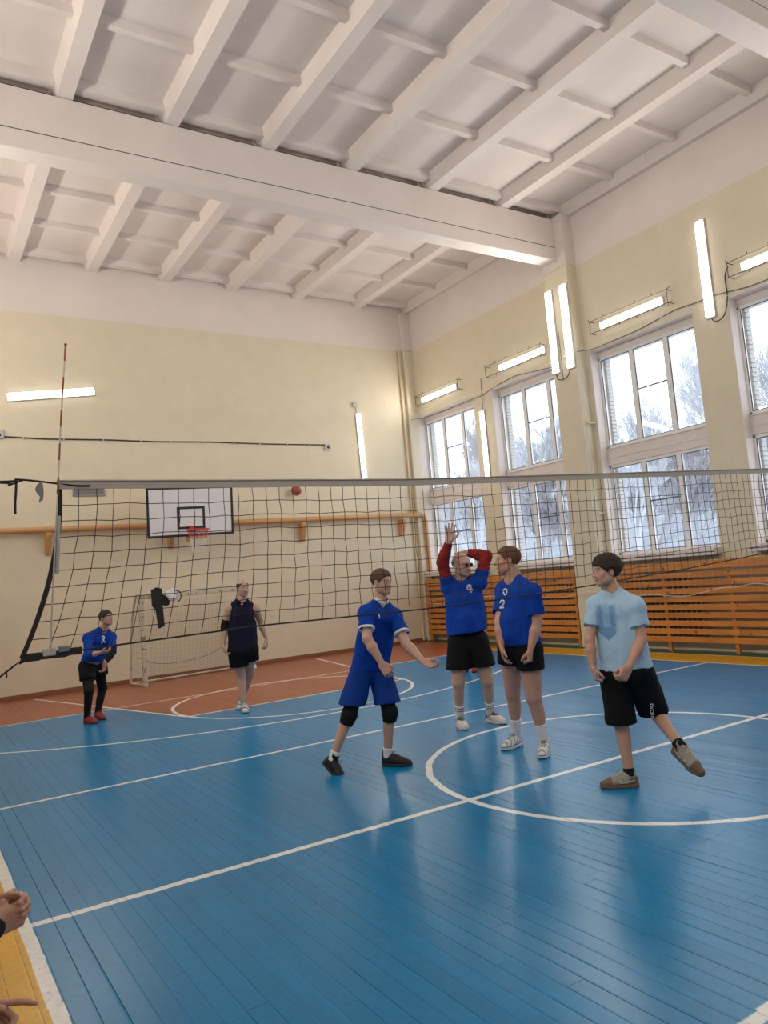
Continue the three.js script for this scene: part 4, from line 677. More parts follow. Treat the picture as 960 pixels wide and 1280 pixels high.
    if (belly) l.push(cone(waist.clone().addScaledVector(cf, 0.05 * S), waist.clone().addScaledVector(cf, 0.05 * S).addScaledVector(UP, -0.05), 0.10 * S * belly + e, 0.10 * S * belly + e)); return l; };
  const traps = (e) => ['R', 'L'].map((s) => cone(J.neck.clone().addScaledVector(UP, 0.004 * S), J['sh' + s], 0.038 * S + e, 0.05 * S + e));
  const aw = o.armWide ?? 1.08; const armU = (s, e, r0 = 0.050 * aw, r1 = 0.041 * aw) => cone(J['sh' + s], J['el' + s], r0 * S + e, r1 * S + e);
  const headBase = HC.clone().addScaledVector(hu, -0.06 * hs).addScaledVector(hf, -0.022 * hs);
  const neckF = cone(J.neck.clone().addScaledVector(UP, -0.03 * S), headBase, 0.060 * S * (o.neckWide ?? 1), 0.052 * S * (o.neckWide ?? 1));
  const arms = (s) => [armU(s, 0), cone(J['el' + s], J['el' + s].clone().lerp(J['wr' + s], 0.35), 0.040 * S * aw, 0.043 * S * aw), cone(J['el' + s].clone().lerp(J['wr' + s], 0.35), J['wr' + s], 0.043 * S * aw, 0.0275 * S)];
  const calf = (s) => { const k = J['kn' + s], a = J['an' + s], back = pf.clone().multiplyScalar(-0.018 * S); return [cone(J['hip' + s], k, 0.086 * S * (o.legWide ?? 1), 0.056 * S * (o.legWide ?? 1)), cone(k, a, 0.052 * S * (o.legWide ?? 1), 0.037 * S), cone(k.clone().lerp(a, 0.22).add(back), k.clone().lerp(a, 0.42).add(back), 0.046 * S * (o.legWide ?? 1), 0.042 * S * (o.legWide ?? 1))]; };
  const skin = o.skin ?? [0.50, 0.285, 0.21];
  const bodyF = union([...torso(-0.012), ...traps(-0.012), neckF, ...arms('R'), ...arms('L'), ...calf('R'), ...calf('L')], 0.035 * S);
  // limbs must not fuse with the trunk: combine limbs with a smaller radius
  const trunkF = union([...torso(-0.012), ...traps(-0.012), neckF], 0.05), limb = ['R', 'L'].map((s) => union(arms(s), 0.02)), legs = ['R', 'L'].map((s) => union(calf(s), 0.02));
  const body = (x, y, z) => { let d = trunkF(x, y, z); for (const q of limb) d = smin(d, q(x, y, z), 0.025); for (const q of legs) d = smin(d, q(x, y, z), 0.03); return d; };
  const all = [J.neck, J.pelvis, J.shR, J.shL, J.elR, J.elL, J.wrR, J.wrL, J.hipR, J.hipL, J.knR, J.knL, J.anR, J.anL, headBase];
  const bodyColor = (x, y, z) => { const n = 1 + 0.06 * noise(x * 14, y * 14, z * 14) + 0.04 * noise(x * 50, y * 50, z * 50); return [skin[0] * n, skin[1] * n, skin[2] * n]; };
  const [lo, hi] = bounds(all, 0.16 * S);
  const pieces = [surfaceNets(body, lo, hi, 0.0125, bodyColor)];
  // head
  const HF = headField({ ...o.head, skin: o.head.skin ?? skin }); const hg = surfaceNets(HF.f, [-0.1, -0.13, -0.125], [0.1, 0.13, 0.125], o.head.cell ?? 0.0036, HF.color); hg.scale(hs, hs, hs); const HM = frameOf(hx, hu, hf, HC); hg.applyMatrix4(HM); pieces.push(hg);
  // hands
  for (const s of ['R', 'L']) { const a = o['arm' + s].hand; if (!a) continue; const d = a.dirV ? a.dirV.clone().normalize() : a.dir ? dirOf(...a.dir) : V().subVectors(J['wr' + s], J['el' + s]).normalize(); const n = a.palmV ? a.palmV.clone() : dirOf(...a.palm); n.addScaledVector(d, -n.dot(d)).normalize(); const t = V().crossVectors(d, n);
    const h = handGeo({ ...a, skin }); if (s === 'L') { h.scale(-1, 1, 1); const ix = h.index.array; for (let i = 0; i < ix.length; i += 3) { const q = ix[i]; ix[i] = ix[i + 1]; ix[i + 1] = q; } }
    h.scale(S, S, S); h.applyMatrix4(frameOf(t, d, n, J['wr' + s].clone().addScaledVector(d, 0.005))); pieces.push(h); }
  const put = (name, geo, m, parent = g) => { geo.translate(-base.x, -base.y, -base.z); return mesh(name, geo, m, parent); };
  g.position.copy(base);
  put('body', mergeColored(pieces), skinMat);
  // hair
  const hm = (k, c) => mat('hair_' + k, c, 0.75);
  if (o.hair) { const h = o.hair, cr = HF.cran; const f = (x, y, z) => { const d = cr(x, y, z) - h.thick * (0.35 + 0.65 * smooth(-0.055, 0.045, y)) + 0.003 * noise(x * 90, y * 50, z * 90) - (h.spiky ? 0.008 * smooth(0.06, 0.11, y) * (0.5 + noise(x * 55, y * 20, z * 55)) : 0) + 0.002 * noise(x * 200, y * 120, z * 200); return smax(smax(d, h.region(x, y, z), 0.006), -(cr(x, y, z) + 0.006), 0.003); };
    const q = surfaceNets(f, [-0.12, -0.13, -0.14], [0.12, 0.16, 0.13], 0.0036); q.scale(hs, hs, hs); q.applyMatrix4(HM); put('hair', q, hm(h.key, h.color)); }
  if (o.glasses) { const l = []; const e = (sx) => { const pts = []; for (let i = 0; i < 16; i++) { const t = i / 16 * 6.283; pts.push(V(sx * 0.034 + 0.025 * Math.cos(t), -0.002 + 0.018 * Math.sin(t), 0.1)); } return tube(pts, 0.0022, 32, 5, true); }; l.push(e(1), e(-1), rod(V(-0.01, 0.004, 0.102), V(0.01, 0.004, 0.102), 0.002), rod(V(0.058, 0.006, 0.1), V(0.083, 0.006, -0.01), 0.002), rod(V(-0.058, 0.006, 0.1), V(-0.083, 0.006, -0.01), 0.002));
    const fr = merge(l), ln = merge([1, -1].map((sx) => { const c = new THREE.CylinderGeometry(1, 1, 0.002, 24).rotateX(Math.PI / 2); c.scale(0.0245, 0.0175, 1); c.translate(sx * 0.034, -0.002, 0.1); return c; }));
    for (const q of [fr, ln]) { q.scale(hs, hs, hs); q.applyMatrix4(HM); } const gl = put('glasses', fr, mat('glasses_black', [0.012, 0.012, 0.013], 0.35)); put('lens', ln, mat('dark_lens', [0.01, 0.012, 0.014], 0.08), gl); }
  // ---- clothing
  const hemAt = (h) => at(h[0], h[1], h[2] ?? 0);
  const parts = {};
  const trimRing = (name, f, p, n, w) => { const ball = cone(p.clone().addScaledVector(n, -0.05), p.clone().addScaledVector(n, 0.05), 0.083 * S, 0.083 * S); return (x, y, z) => smax(smax(f(x, y, z) - 0.0035, Math.abs(x * n.x + y * n.y + z * n.z - n.dot(p)) - w, 0.003), ball(x, y, z), 0.003); };
  if (o.shirt) { const c = o.shirt, e = c.loose ?? 0.016, hem = hemAt(c.hem), down = (c.hemN ? dirOf(...c.hemN) : tu.clone().multiplyScalar(-1));
    const neckHole = cone(J.neck.clone().addScaledVector(UP, 0.022 * S).addScaledVector(cf, 0.012), headBase.clone().addScaledVector(UP, 0.03), 0.066 * S * (c.collar ?? 1), 0.115 * S), sl = ['R', 'L'].map((s) => { if (c.sleeve === 0) return null; const k = c['sleeve' + s] ?? c.sleeve, end = J['sh' + s].clone().lerp(J['el' + s], k), ax = V().subVectors(J['el' + s], J['sh' + s]).normalize(); return { f: inter(cone(J['sh' + s].clone().addScaledVector(ax, -0.01), end, 0.054 * S + e * 0.5, (c.hemRad ?? 0.066) * S + e * 0.2), half(end, ax), 0.003), end, ax }; });
    let tr; 
    if (c.sleeve === 0) tr = union([...drape(e, c.belly).slice(0, 2), ...['R', 'L'].map((s) => cone(J.neck.clone().addScaledVector(UP, 0.0), J.neck.clone().lerp(J['sh' + s], 0.62), 0.045 * S + e, 0.046 * S + e * 0.5))], 0.05);
    else tr = union([...drape(e, c.belly), ...traps(e * 0.55)], 0.05);
    const legsUp = union(['R', 'L'].map((s) => cone(J['hip' + s].clone().addScaledVector(UP, -0.02), J['kn' + s], 0.088 * S * fat + e, 0.07 * S + e)), 0.03);
    const trL = (x, y, z) => smin(tr(x, y, z), legsUp(x, y, z), 0.04);
    const lower = half(hem, down), cutR = c.sleeve === 0 ? ['R', 'L'].map((s) => cone(J['sh' + s].clone().addScaledVector(cax, s === 'R' ? -0.05 : 0.05).addScaledVector(tu, 0.02), J['sh' + s].clone().addScaledVector(cax, s === 'R' ? -0.045 : 0.045).addScaledVector(tu, -0.11), 0.085, 0.085)) : [];
    const f0 = (x, y, z) => { let d = smax(trL(x, y, z), lower(x, y, z), 0.004); for (const q of sl) if (q) d = smin(d, q.f(x, y, z), 0.022); for (const q of cutR) d = smax(d, -q(x, y, z), 0.01); return smax(d, -neckHole(x, y, z), 0.006); };
    const f = wrinkled(f0, c.wr ?? 0.006, 13, 7, o.base[0] * 0.1);
    const b = bounds([J.neck, J.shR, J.shL, hem, J.hipR, J.hipL, ...sl.filter(Boolean).map((q) => q.end), ...(c.extra ? [] : [])], 0.22 * S);
    parts.shirtF = f; const m = put('shirt', surfaceNets(f, b[0], b[1], c.cell ?? 0.010, c.paint ? (x, y, z) => c.paint(x, y, z, { J, cf, cax, tu, chest, at, toC, rgt }) : null), c.paint ? c.mat : cloth(c.key, c.color)); parts.shirt = m;
    if (c.trim) { const tm = cloth(c.trim.key, c.trim.color); for (const q of sl) put('sleeve_hem', surfaceNets(trimRing('x', f, q.end.clone().addScaledVector(q.ax, -0.010), q.ax, 0.012), ...bounds([q.end], 0.12 * S), 0.006), tm, m);
      put('collar', surfaceNets((x, y, z) => smax(Math.abs(neckHole(x, y, z) - 0.004) - 0.009, Math.abs(f0(x, y, z)) - 0.008, 0.003), ...bounds([J.neck, headBase], 0.12 * S), 0.006), tm, m); } }
  if (o.shorts) { const c = o.shorts, l = [], ends = []; const wl = J.pelvis.clone().addScaledVector(tu, (c.waist ?? 0.08) * S);
    for (const s of ['R', 'L']) { const hem = at(...c['hem' + s]), ax = V().subVectors(J['kn' + s], J['hip' + s]).normalize(), k = clamp(V().subVectors(hem, J['hip' + s]).dot(ax), 0.1, 0.6), end = J['hip' + s].clone().addScaledVector(ax, k), n = ax.clone().lerp(V(0, -1, 0), c.level ?? 0.5).normalize(); ends.push(end); l.push(inter(cone(J['hip' + s], end, (0.106 * fat + 0.012) * S, (c.r ?? 0.105) * S), half(end, n), 0.004)); }
    const pel = union([cone(J.pelvis.clone().addScaledVector(UP, 0.12 * S), J.pelvis, 0.120 * S * fat + 0.005, 0.128 * S * fat + 0.010, pf, 0.80), cone(J.hipR.clone().addScaledVector(UP, -0.01), J.hipL.clone().addScaledVector(UP, -0.01), 0.099 * S * fat + 0.01, 0.099 * S * fat + 0.01)], 0.04), upC = half(wl, tu);
    const f0 = (x, y, z) => { const a = l[0](x, y, z), b = l[1](x, y, z); let d = Math.min(a, b) < -1 ? 0 : smin(a, b, 0.012); d = smin(d, pel(x, y, z), 0.03); return smax(d, upC(x, y, z), 0.004); };
    const f = wrinkled(f0, c.wr ?? 0.007, 11, 6, 7 + o.base[0] * 0.1), b = bounds([wl, J.hipR, J.hipL, ...ends], 0.18 * S);
    parts.shortsF = f; parts.shorts = put('shorts', surfaceNets(f, b[0], b[1], 0.010), cloth(c.key, c.color)); }
  const limbSleeve = (name, a, b, t0, t1, r0, r1, c, key, wr = 0.004, rough) => { const p = a.clone().lerp(b, t0), q = a.clone().lerp(b, t1), ax = V().subVectors(b, a).normalize(); const f = wrinkled(inter(inter(cone(p.clone().addScaledVector(ax, -0.02), q.clone().addScaledVector(ax, 0.02), r0 * S, r1 * S), half(q, ax), 0.006), half(p, ax.clone().multiplyScalar(-1)), 0.006), wr, 22, 22, 3); return put(name, surfaceNets(f, ...bounds([p, q], Math.max(r0, r1) * S + 0.02), 0.0075), cloth(key, c, rough)); };
  for (const s of ['R', 'L']) { const a = o['arm' + s], sh = J['sh' + s], el = J['el' + s], wr = J['wr' + s];
    if (a.longSleeve) { const c = a.longSleeve, f = wrinkled(inter(union([cone(sh, el, 0.060 * S * aw, 0.053 * S * aw), cone(el, el.clone().lerp(wr, 0.4), 0.053 * S * aw, 0.051 * S * aw), cone(el.clone().lerp(wr, 0.4), wr, 0.051 * S * aw, 0.038 * S * aw)], 0.03), half(wr.clone().lerp(el, c.to ?? 0.03), V().subVectors(wr, el).normalize()), 0.004), 0.006, 18, 18, 5); put('sleeve', surfaceNets(f, ...bounds([sh, el, wr], 0.09), 0.0085), cloth(c.key, c.color)); }
    if (a.band) limbSleeve('elbow_band', sh, el, a.band[0], 1.02, 0.056 * aw, 0.052 * aw, a.band[2], a.band[3]), limbSleeve('elbow_band', el, wr, -0.02, a.band[1], 0.052 * aw, 0.050 * aw, a.band[2], a.band[3]);
    const f = o['foot' + s], kn = J['kn' + s], an = J['an' + s], hip = J['hip' + s];
    if (o.leggings) { const c = o.leggings; const q = wrinkled(union([cone(hip.clone().lerp(kn, 0.3), kn, 0.086 * S, 0.068 * S), cone(kn, an, 0.066 * S, 0.045 * S)], 0.02), 0.004, 22, 22, 3); put('legging', surfaceNets(q, ...bounds([hip, kn, an], 0.1), 0.009), cloth(c.key, c.color)); }
    if (o.kneePads) { const kp = union([cone(kn.clone().lerp(hip, 0.30), kn, 0.074 * S, 0.066 * S), cone(kn, kn.clone().lerp(an, 0.24), 0.066 * S, 0.060 * S), cone(kn.clone().addScaledVector(pf, 0.025), kn.clone().addScaledVector(pf, 0.025).lerp(an, 0.1), 0.062 * S, 0.055 * S)], 0.03), up1 = V().subVectors(hip, kn).normalize(), dn = V().subVectors(an, kn).normalize(); const ff = (x, y, z) => smax(smax(kp(x, y, z), half(kn.clone().lerp(hip, 0.27), up1)(x, y, z), 0.006), half(kn.clone().lerp(an, 0.21), dn)(x, y, z), 0.006); put('knee_pad', surfaceNets(wrinkled(ff, 0.004, 26, 40, 1), ...bounds([kn], 0.24), 0.008), cloth('kneepad', [0.010, 0.010, 0.011])); }
    if (o.socks) { const c = o.socks, lr = (t) => lerp(0.052 * (o.legWide ?? 1), 0.037, t) + 0.006; limbSleeve('sock', kn, an, c.from, 1.02, lr(c.from), lr(1), c.color, c.key, 0.002); if (c.stripe) for (const t of [0.05, 0.12]) limbSleeve('sock_stripe', kn, an, c.from + t, c.from + t + 0.035, lr(c.from + t) + 0.002, lr(c.from + t + 0.035) + 0.002, [0.03, 0.01, 0.012], 'sockstripe', 0.0005); }
    if (f.none) continue;
    const so = o.shoes, key = so.key; const P = shoeCache[key] ??= shoeParts(so); const ft = feet[s], Mx = frameOf(ft.F, ft.U, ft.W, ft.o).scale(V(ft.s, ft.s, ft.s));
    const sg = P.upper.clone(); sg.applyMatrix4(Mx); const um = so.color ? (mats['shoe_' + key] ??= Object.assign(new THREE.MeshPhysicalMaterial({ roughness: 0.6, vertexColors: true }), { name: 'shoe_' + key })) : mat('shoe_' + key, so.upper, 0.6); const shoe = put('shoe', sg, um);
    const s2 = P.sole.clone(); s2.applyMatrix4(Mx); put('sole', s2, mat('sole_' + key, so.sole, 0.55), shoe); const s3 = P.laces.clone(); s3.applyMatrix4(Mx); put('laces', s3, mat('laces_' + key, so.lace, 0.7), shoe);
  }
  // strokes laid on the cloth: points are image-plane metres round an anchor pixel
  const stroke = (name, F, parent, anchor, strokes, r, m) => { const A = at(...anchor), l = []; for (const st of strokes) { const pts = st.map(([u, v]) => { const p = A.clone().addScaledVector(rgt, u).addScaledVector(UP, v), d = V().subVectors(cam0, p).normalize(); p.addScaledVector(d, 0.35); let bestQ = 1e9; const best = p.clone(); for (let i = 0, go = 0; i < 300 && go < 0.75; i++) { const q = F(p.x, p.y, p.z); if (q < bestQ) { bestQ = q; best.copy(p); } if (q < 0.0015) break; const st = clamp(q * 0.6, 0.002, 0.05); go += st; p.addScaledVector(d, -st); } return best; }); l.push(pts.length > 2 ? tube(pts, r, pts.length * 4, 6) : rod(pts[0], pts[1], r, 6)); } return put(name, merge(l), m, parent); };
  return { g, J, parts, stroke, at, feet, HC, put };
}
// ---------------------------------------------------------------- the players
const JERSEY = [0.004, 0.048, 0.34], BLACK = [0.007, 0.007, 0.0085], whitePrint = mat('print_white', [0.72, 0.74, 0.78], 0.7);
const shortHair = (front, side, back) => (x, y, z) => { const ax = Math.abs(x); const h = z > 0.022 ? lerp(side - 0.012, front, clamp((z - 0.022) / 0.06, 0, 1)) : z > 0.012 ? side - 0.014 : z > -0.022 ? side + 0.014 : lerp(side, back, smooth(-0.022, -0.05, z)); return h + 0.004 * noise(x * 60, y * 60, z * 60) - y; };
// boy in the pale blue shirt, on the near side of the net
{
  const shield = (x, y, z, k) => { const p = V(x, y, z), A = k.at(758.5, 777, 0.12), d = p.clone().sub(A), u = d.dot(k.rgt), v = d.y; const base = [0.37, 0.55, 0.75]; const n = 1 + 0.05 * noise(x * 30, y * 30, z * 30); let c = base.map((q) => q * n);
    if (d.dot(k.toC) > -0.2 && Math.abs(u) < 0.075 && v < 0.13 && v > -0.13 + Math.abs(u) * 0.9 - 0.02) { const inner = Math.abs(u) < 0.026 && v > -0.05 && v < 0.11, edge = Math.abs(u) > 0.06 || v > 0.115; c = (inner || edge) ? c.map((q, i) => q * [0.72, 0.8, 0.88][i]) : c.map((q, i) => q * [0.42, 0.56, 0.72][i]); }
    return c; };
  const sm = new THREE.MeshPhysicalMaterial({ roughness: 0.85, vertexColors: true, sheen: 0.2 }); sm.name = 'cloth_pale_blue';
  const p = person({ label: 'boy in pale blue t-shirt and long black shorts lifting one foot', base: [778, 984], size: 0.965, skin: [0.50, 0.29, 0.215],
    neck: [767, 738, 0.0], pelvis: [782, 836, -0.02], chest: -28, pelvisFace: -15, fat: 0.98, legWide: 1.08, armWide: 0.96, broad: 1.0, shR: [743, 750, -0.06], shL: [795, 752, 0.08],
    head: { at: [757.5, 714, 0.02], face: -68, pitch: 2, hairColor: [0.03, 0.018, 0.012], scale: 1.02 }, neckWide: 0.92,
    armR: { el: [737, 800, '+'], wr: [741, 833, 0.06], hand: { palm: [1, 0, -0.1], dir: [0.12, -1, 0.1], curl: 0.95, thumb: 0.9 } }, armL: { el: [802, 799, 0.12], wr: [786, 834, '+'], hand: { palm: [-0.5, 0.1, -0.8], dir: [-0.55, -0.75, 0.3], curl: 1.0, thumb: 1.0 } },
    kneeR: [776, 902, 0.06], kneeL: [816, 886, 0.05], footR: { flat: [[794, 983], [757, 985]], scale: 0.98 }, footL: { heel: [841, 938, 0.02], toe: [868, 962, 0.14], up: [0.55, 0.5, 0.75], scale: 0.98 },
    shirt: { hem: [780, 836], hemN: [0.05, -1, 0], loose: 0.022, sleeve: 0.62, hemRad: 0.072, paint: shield, mat: sm, cell: 0.008, wr: 0.009 },
    shorts: { hemR: [772, 907], hemL: [823, 916], r: 0.122, color: BLACK, key: 'black', level: 0.55, waist: 0.014 },
    socks: { from: 0.86, color: [0.012, 0.012, 0.014], key: 'socks_black' },
    shoes: { key: 'taupe', high: 0.022, sole: [0.16, 0.10, 0.07], lace: [0.62, 0.55, 0.42], color: (x, y, z) => (x > 0.085 || (x < -0.05 && y < 0.085) || y < 0.035) ? [0.15, 0.095, 0.07] : [0.30, 0.27, 0.235] },
    hair: { key: 'darkbrown', color: [0.022, 0.012, 0.008], thick: 0.025, spiky: 1, region: shortHair(0.048, 0.008, -0.06) } });
  p.stroke('print', p.parts.shortsF, p.parts.shorts, [816.5, 889, 0.1], [[[-0.018, 0.05], [0.0, 0.052], [0.0, 0.036], [-0.018, 0.034]], [[-0.018, 0.022], [0.0, 0.024]], [[-0.018, 0.008], [0.0, 0.01], [0.0, -0.01], [-0.018, -0.012], [-0.018, 0.008]], [[-0.018, -0.026], [0.0, -0.024]], [[-0.018, -0.04], [0.0, -0.038], [-0.01, -0.05]]], 0.0036, whitePrint);
  for (const s of ['R', 'L']) { const f = p.feet[s], P = (x, y, z) => f.o.clone().addScaledVector(f.F, x * f.s).addScaledVector(f.U, y * f.s).addScaledVector(f.W, z * f.s); for (const sd of [1, -1]) p.put('side_mark', tube([P(-0.085, 0.058, sd * 0.040), P(-0.03, 0.045, sd * 0.0445), P(0.02, 0.042, sd * 0.046), P(0.035, 0.052, sd * 0.0455), P(0.02, 0.062, sd * 0.043)], 0.0042, 24, 5), mat('mark_pale', [0.55, 0.52, 0.46], 0.6)); }
}
// red-haired man seen in profile
{
  const p = person({ label: 'red-haired man in royal blue jersey and short black shorts turning away', base: [662, 941], size: 1.02, skin: [0.50, 0.275, 0.205],
    neck: [641, 720, -0.02], pelvis: [650, 810, 0], chest: -48, pelvisFace: -30, fat: 1.08, broad: 1.08, shR: [628, 732, -0.13], shL: [667, 734, 0.14], neckWide: 1.34,
    head: { at: [634, 700.5, 0.0], face: -84, pitch: 4, hairColor: [0.20, 0.10, 0.055], scale: 1.1, skin: [0.52, 0.26, 0.19] },
    armR: { el: [625, 778, 0.02], wr: [627, 808, 0.1], hand: { palm: [1, 0, 0], dir: [0.05, -1, 0.1], curl: 0.4 } }, armL: { el: [671, 778, 0.13], wr: [663, 812, '+'], hand: { palm: [-0.9, 0, -0.4], dir: [-0.15, -1, 0.1], curl: 0.95, thumb: 0.8 } },
    kneeR: [641, 866, 0.08], kneeL: [667, 872, 0.1], footR: { flat: [[658, 928], [623, 941]] }, footL: { flat: [[684, 938], [677, 950]] }, legWide: 1.28, armWide: 1.2,
    shirt: { hem: [648, 805], hemN: [0.12, -1, 0], loose: 0.022, belly: 1.15, sleeve: 0.72, hemRad: 0.078, color: JERSEY, key: 'royal_blue', wr: 0.008 },
    shorts: { hemR: [638, 834], hemL: [668, 836], r: 0.128, color: BLACK, key: 'black', level: 0.6 },
    socks: { from: 0.58, color: [0.74, 0.74, 0.76], key: 'socks_white' },
    shoes: { key: 'white_blue', sole: [0.62, 0.62, 0.64], lace: [0.05, 0.05, 0.055], color: (x, y, z) => (y < 0.036 || (x < -0.085 && y < 0.09)) ? [0.03, 0.13, 0.42] : (Math.sin(x * 150 + y * 120) > 0.5 ? [0.30, 0.31, 0.33] : [0.68, 0.68, 0.69]) },
    hair: { key: 'auburn', color: [0.125, 0.055, 0.028], thick: 0.009, region: shortHair(0.066, 0.012, -0.06) } });
  p.stroke('number_print', p.parts.shirtF, p.parts.shirt, [629, 752, 0.1], [[[-0.03, -0.012], [-0.012, 0.012], [0.008, 0.004], [0.006, -0.018], [-0.016, -0.04], [-0.034, -0.058], [-0.012, -0.058], [0.004, -0.054]]], 0.008, whitePrint);
  p.stroke('badge', p.parts.shirtF, p.parts.shirt, [631, 742, 0.12], [[[-0.012, 0.03], [0.012, 0.04], [0.022, 0.016], [0.01, -0.012], [-0.004, -0.006], [-0.01, 0.016]]], 0.009, whitePrint);
}
// bald man with red sleeves raising an arm
{
  const red = { color: [0.27, 0.022, 0.02], key: 'crimson', to: 0.02 };
  const p = person({ label: 'bald man in dark glasses and red sleeves raising one open hand', base: [598, 908], size: 1.04, skin: [0.53, 0.32, 0.245],
    neck: [578, 727, 0.0], pelvis: [585, 802, 0], chest: 8, pelvisFace: 10, fat: 1.10, broad: 1.06, shR: [559, 729, 0.02], shL: [600, 722, 0.02], neckWide: 1.1,
    head: { at: [577, 706, 0.07], face: 48, pitch: -4, hairColor: [0.30, 0.24, 0.20], scale: 1.06, wide: 1.06, stubble: 0.25 }, glasses: true,
    armR: { el: [553, 703, '+'], wr: [561, 678, '+'], longSleeve: red, hand: { dir: [0.18, 1, 0.1], palm: [0.1, 0.05, 1], curl: 0.08, spread: 0.16, thumb: 0.05, scale: 1.05 } }, armL: { el: [608, 695, '-'], wr: [585, 691, -0.06], longSleeve: red, hand: { dir: [-1, -0.25, 0], palm: [0.1, 0, 1], curl: 0.3 } },
    kneeR: [573, 853, 0.05], kneeL: [609, 851, 0.05], footR: { flat: [[571, 905], [586, 915]] }, footL: { flat: [[605, 901], [636, 906]] }, legWide: 1.24, armWide: 1.15,
    shirt: { hem: [580, 791], hemN: [0.06, -1, 0], loose: 0.024, belly: 1.25, sleeve: 0.45, hemRad: 0.074, color: JERSEY, key: 'royal_blue', wr: 0.008 },
    shorts: { hemR: [572, 836], hemL: [612, 831], r: 0.135, color: BLACK, key: 'black', level: 0.75, waist: 0.14 },
    socks: { from: 0.62, color: [0.70, 0.68, 0.67], key: 'socks_offwhite', stripe: true },
    shoes: { key: 'cream_black', sole: [0.60, 0.58, 0.54], lace: [0.3, 0.29, 0.28], color: (x, y, z) => (y > 0.085 || (x < -0.06 && y > 0.045) || Math.abs(x + 0.02 + y * 0.5 - 0.02) < 0.008) ? [0.03, 0.03, 0.035] : [0.64, 0.60, 0.54] },
    hair: { key: 'grey_stubble', color: [0.33, 0.27, 0.225], thick: 0.0045, region: (x, y, z) => Math.max(y - 0.042, shortHair(0.2, 0.0, -0.06)(x, y, z)) } });
  p.stroke('badge', p.parts.shirtF, p.parts.shirt, [587, 735, 0.15], [[[-0.028, 0.01], [-0.012, 0.034], [0.012, 0.03], [0.02, 0.006], [0.006, -0.016], [-0.018, -0.012], [-0.028, 0.01]], [[-0.012, 0.01], [0.006, 0.012]], [[-0.004, -0.028], [0.03, -0.032]], [[0.0, -0.045], [0.024, -0.047]], [[0.022, -0.006], [0.03, -0.03]]], 0.0065, whitePrint);
}
// youth in blue kit with knee pads
{
  const p = person({ label: 'fair-haired youth in royal blue kit and black knee pads crouching to receive', base: [470, 960], size: 1.0, skin: [0.54, 0.32, 0.25],
    neck: [476, 751, 0.06], pelvis: [463, 836, -0.08], chest: 32, pelvisFace: 30, fat: 0.90, broad: 0.96, shR: [456, 761, 0.16], shL: [494, 765, 0.0], neckWide: 0.95,
    head: { at: [477.5, 727.5, 0.1], face: 48, pitch: -4, hairColor: [0.16, 0.10, 0.06], scale: 0.98 },
    armR: { el: [459, 798, 0.27], wr: [477, 829, '+'], hand: { palm: [-0.3, 0.3, -0.9], dir: [0.5, -0.85, 0.2], curl: 0.75, thumb: 0.7 } }, armL: { el: [507, 804, '+'], wr: [528, 826, '+'], hand: { palm: [0.1, 0.9, 0.35], dir: [0.75, -0.5, 0.3], curl: 0.55, thumb: 0.3 } },
    kneeR: [436, 894, 0.18], kneeL: [487, 890, 0.18], footR: { heel: [404, 953, 0.0], toe: [426, 977, 0.10], up: [0.6, 0.72, 0.25] }, footL: { flat: [[476, 957], [516, 957]] },
    shirt: { hem: [462, 838], hemN: [-0.1, -1, 0], loose: 0.022, sleeve: 0.66, hemRad: 0.072, color: JERSEY, key: 'royal_blue', wr: 0.008, trim: { key: 'white_trim', color: [0.7, 0.7, 0.74] } },
    shorts: { hemR: [447, 884], hemL: [480, 880], r: 0.125, color: [0.005, 0.04, 0.25], key: 'royal_shorts', level: 0.7 }, kneePads: true,
    socks: { from: 0.80, color: [0.74, 0.74, 0.76], key: 'socks_white' },
    shoes: { key: 'black_high', high: 0.05, sole: [0.02, 0.015, 0.015], lace: [0.03, 0.03, 0.035], upper: [0.005, 0.005, 0.006] },
    hair: { key: 'lightbrown', color: [0.085, 0.045, 0.022], thick: 0.013, region: shortHair(0.062, 0.012, -0.055) } });
  p.stroke('badge', p.parts.shirtF, p.parts.shirt, [474, 771, 0.15], [[[-0.012, 0.012], [0.0, 0.016], [0.002, 0.0]], [[-0.016, -0.012], [0.01, -0.01]]], 0.0055, whitePrint);
  p.stroke('hem_slit', p.parts.shortsF, p.parts.shorts, [459.5, 880, 0.15], [[[-0.002, 0.022], [0.001, -0.012]]], 0.005, whitePrint);
}
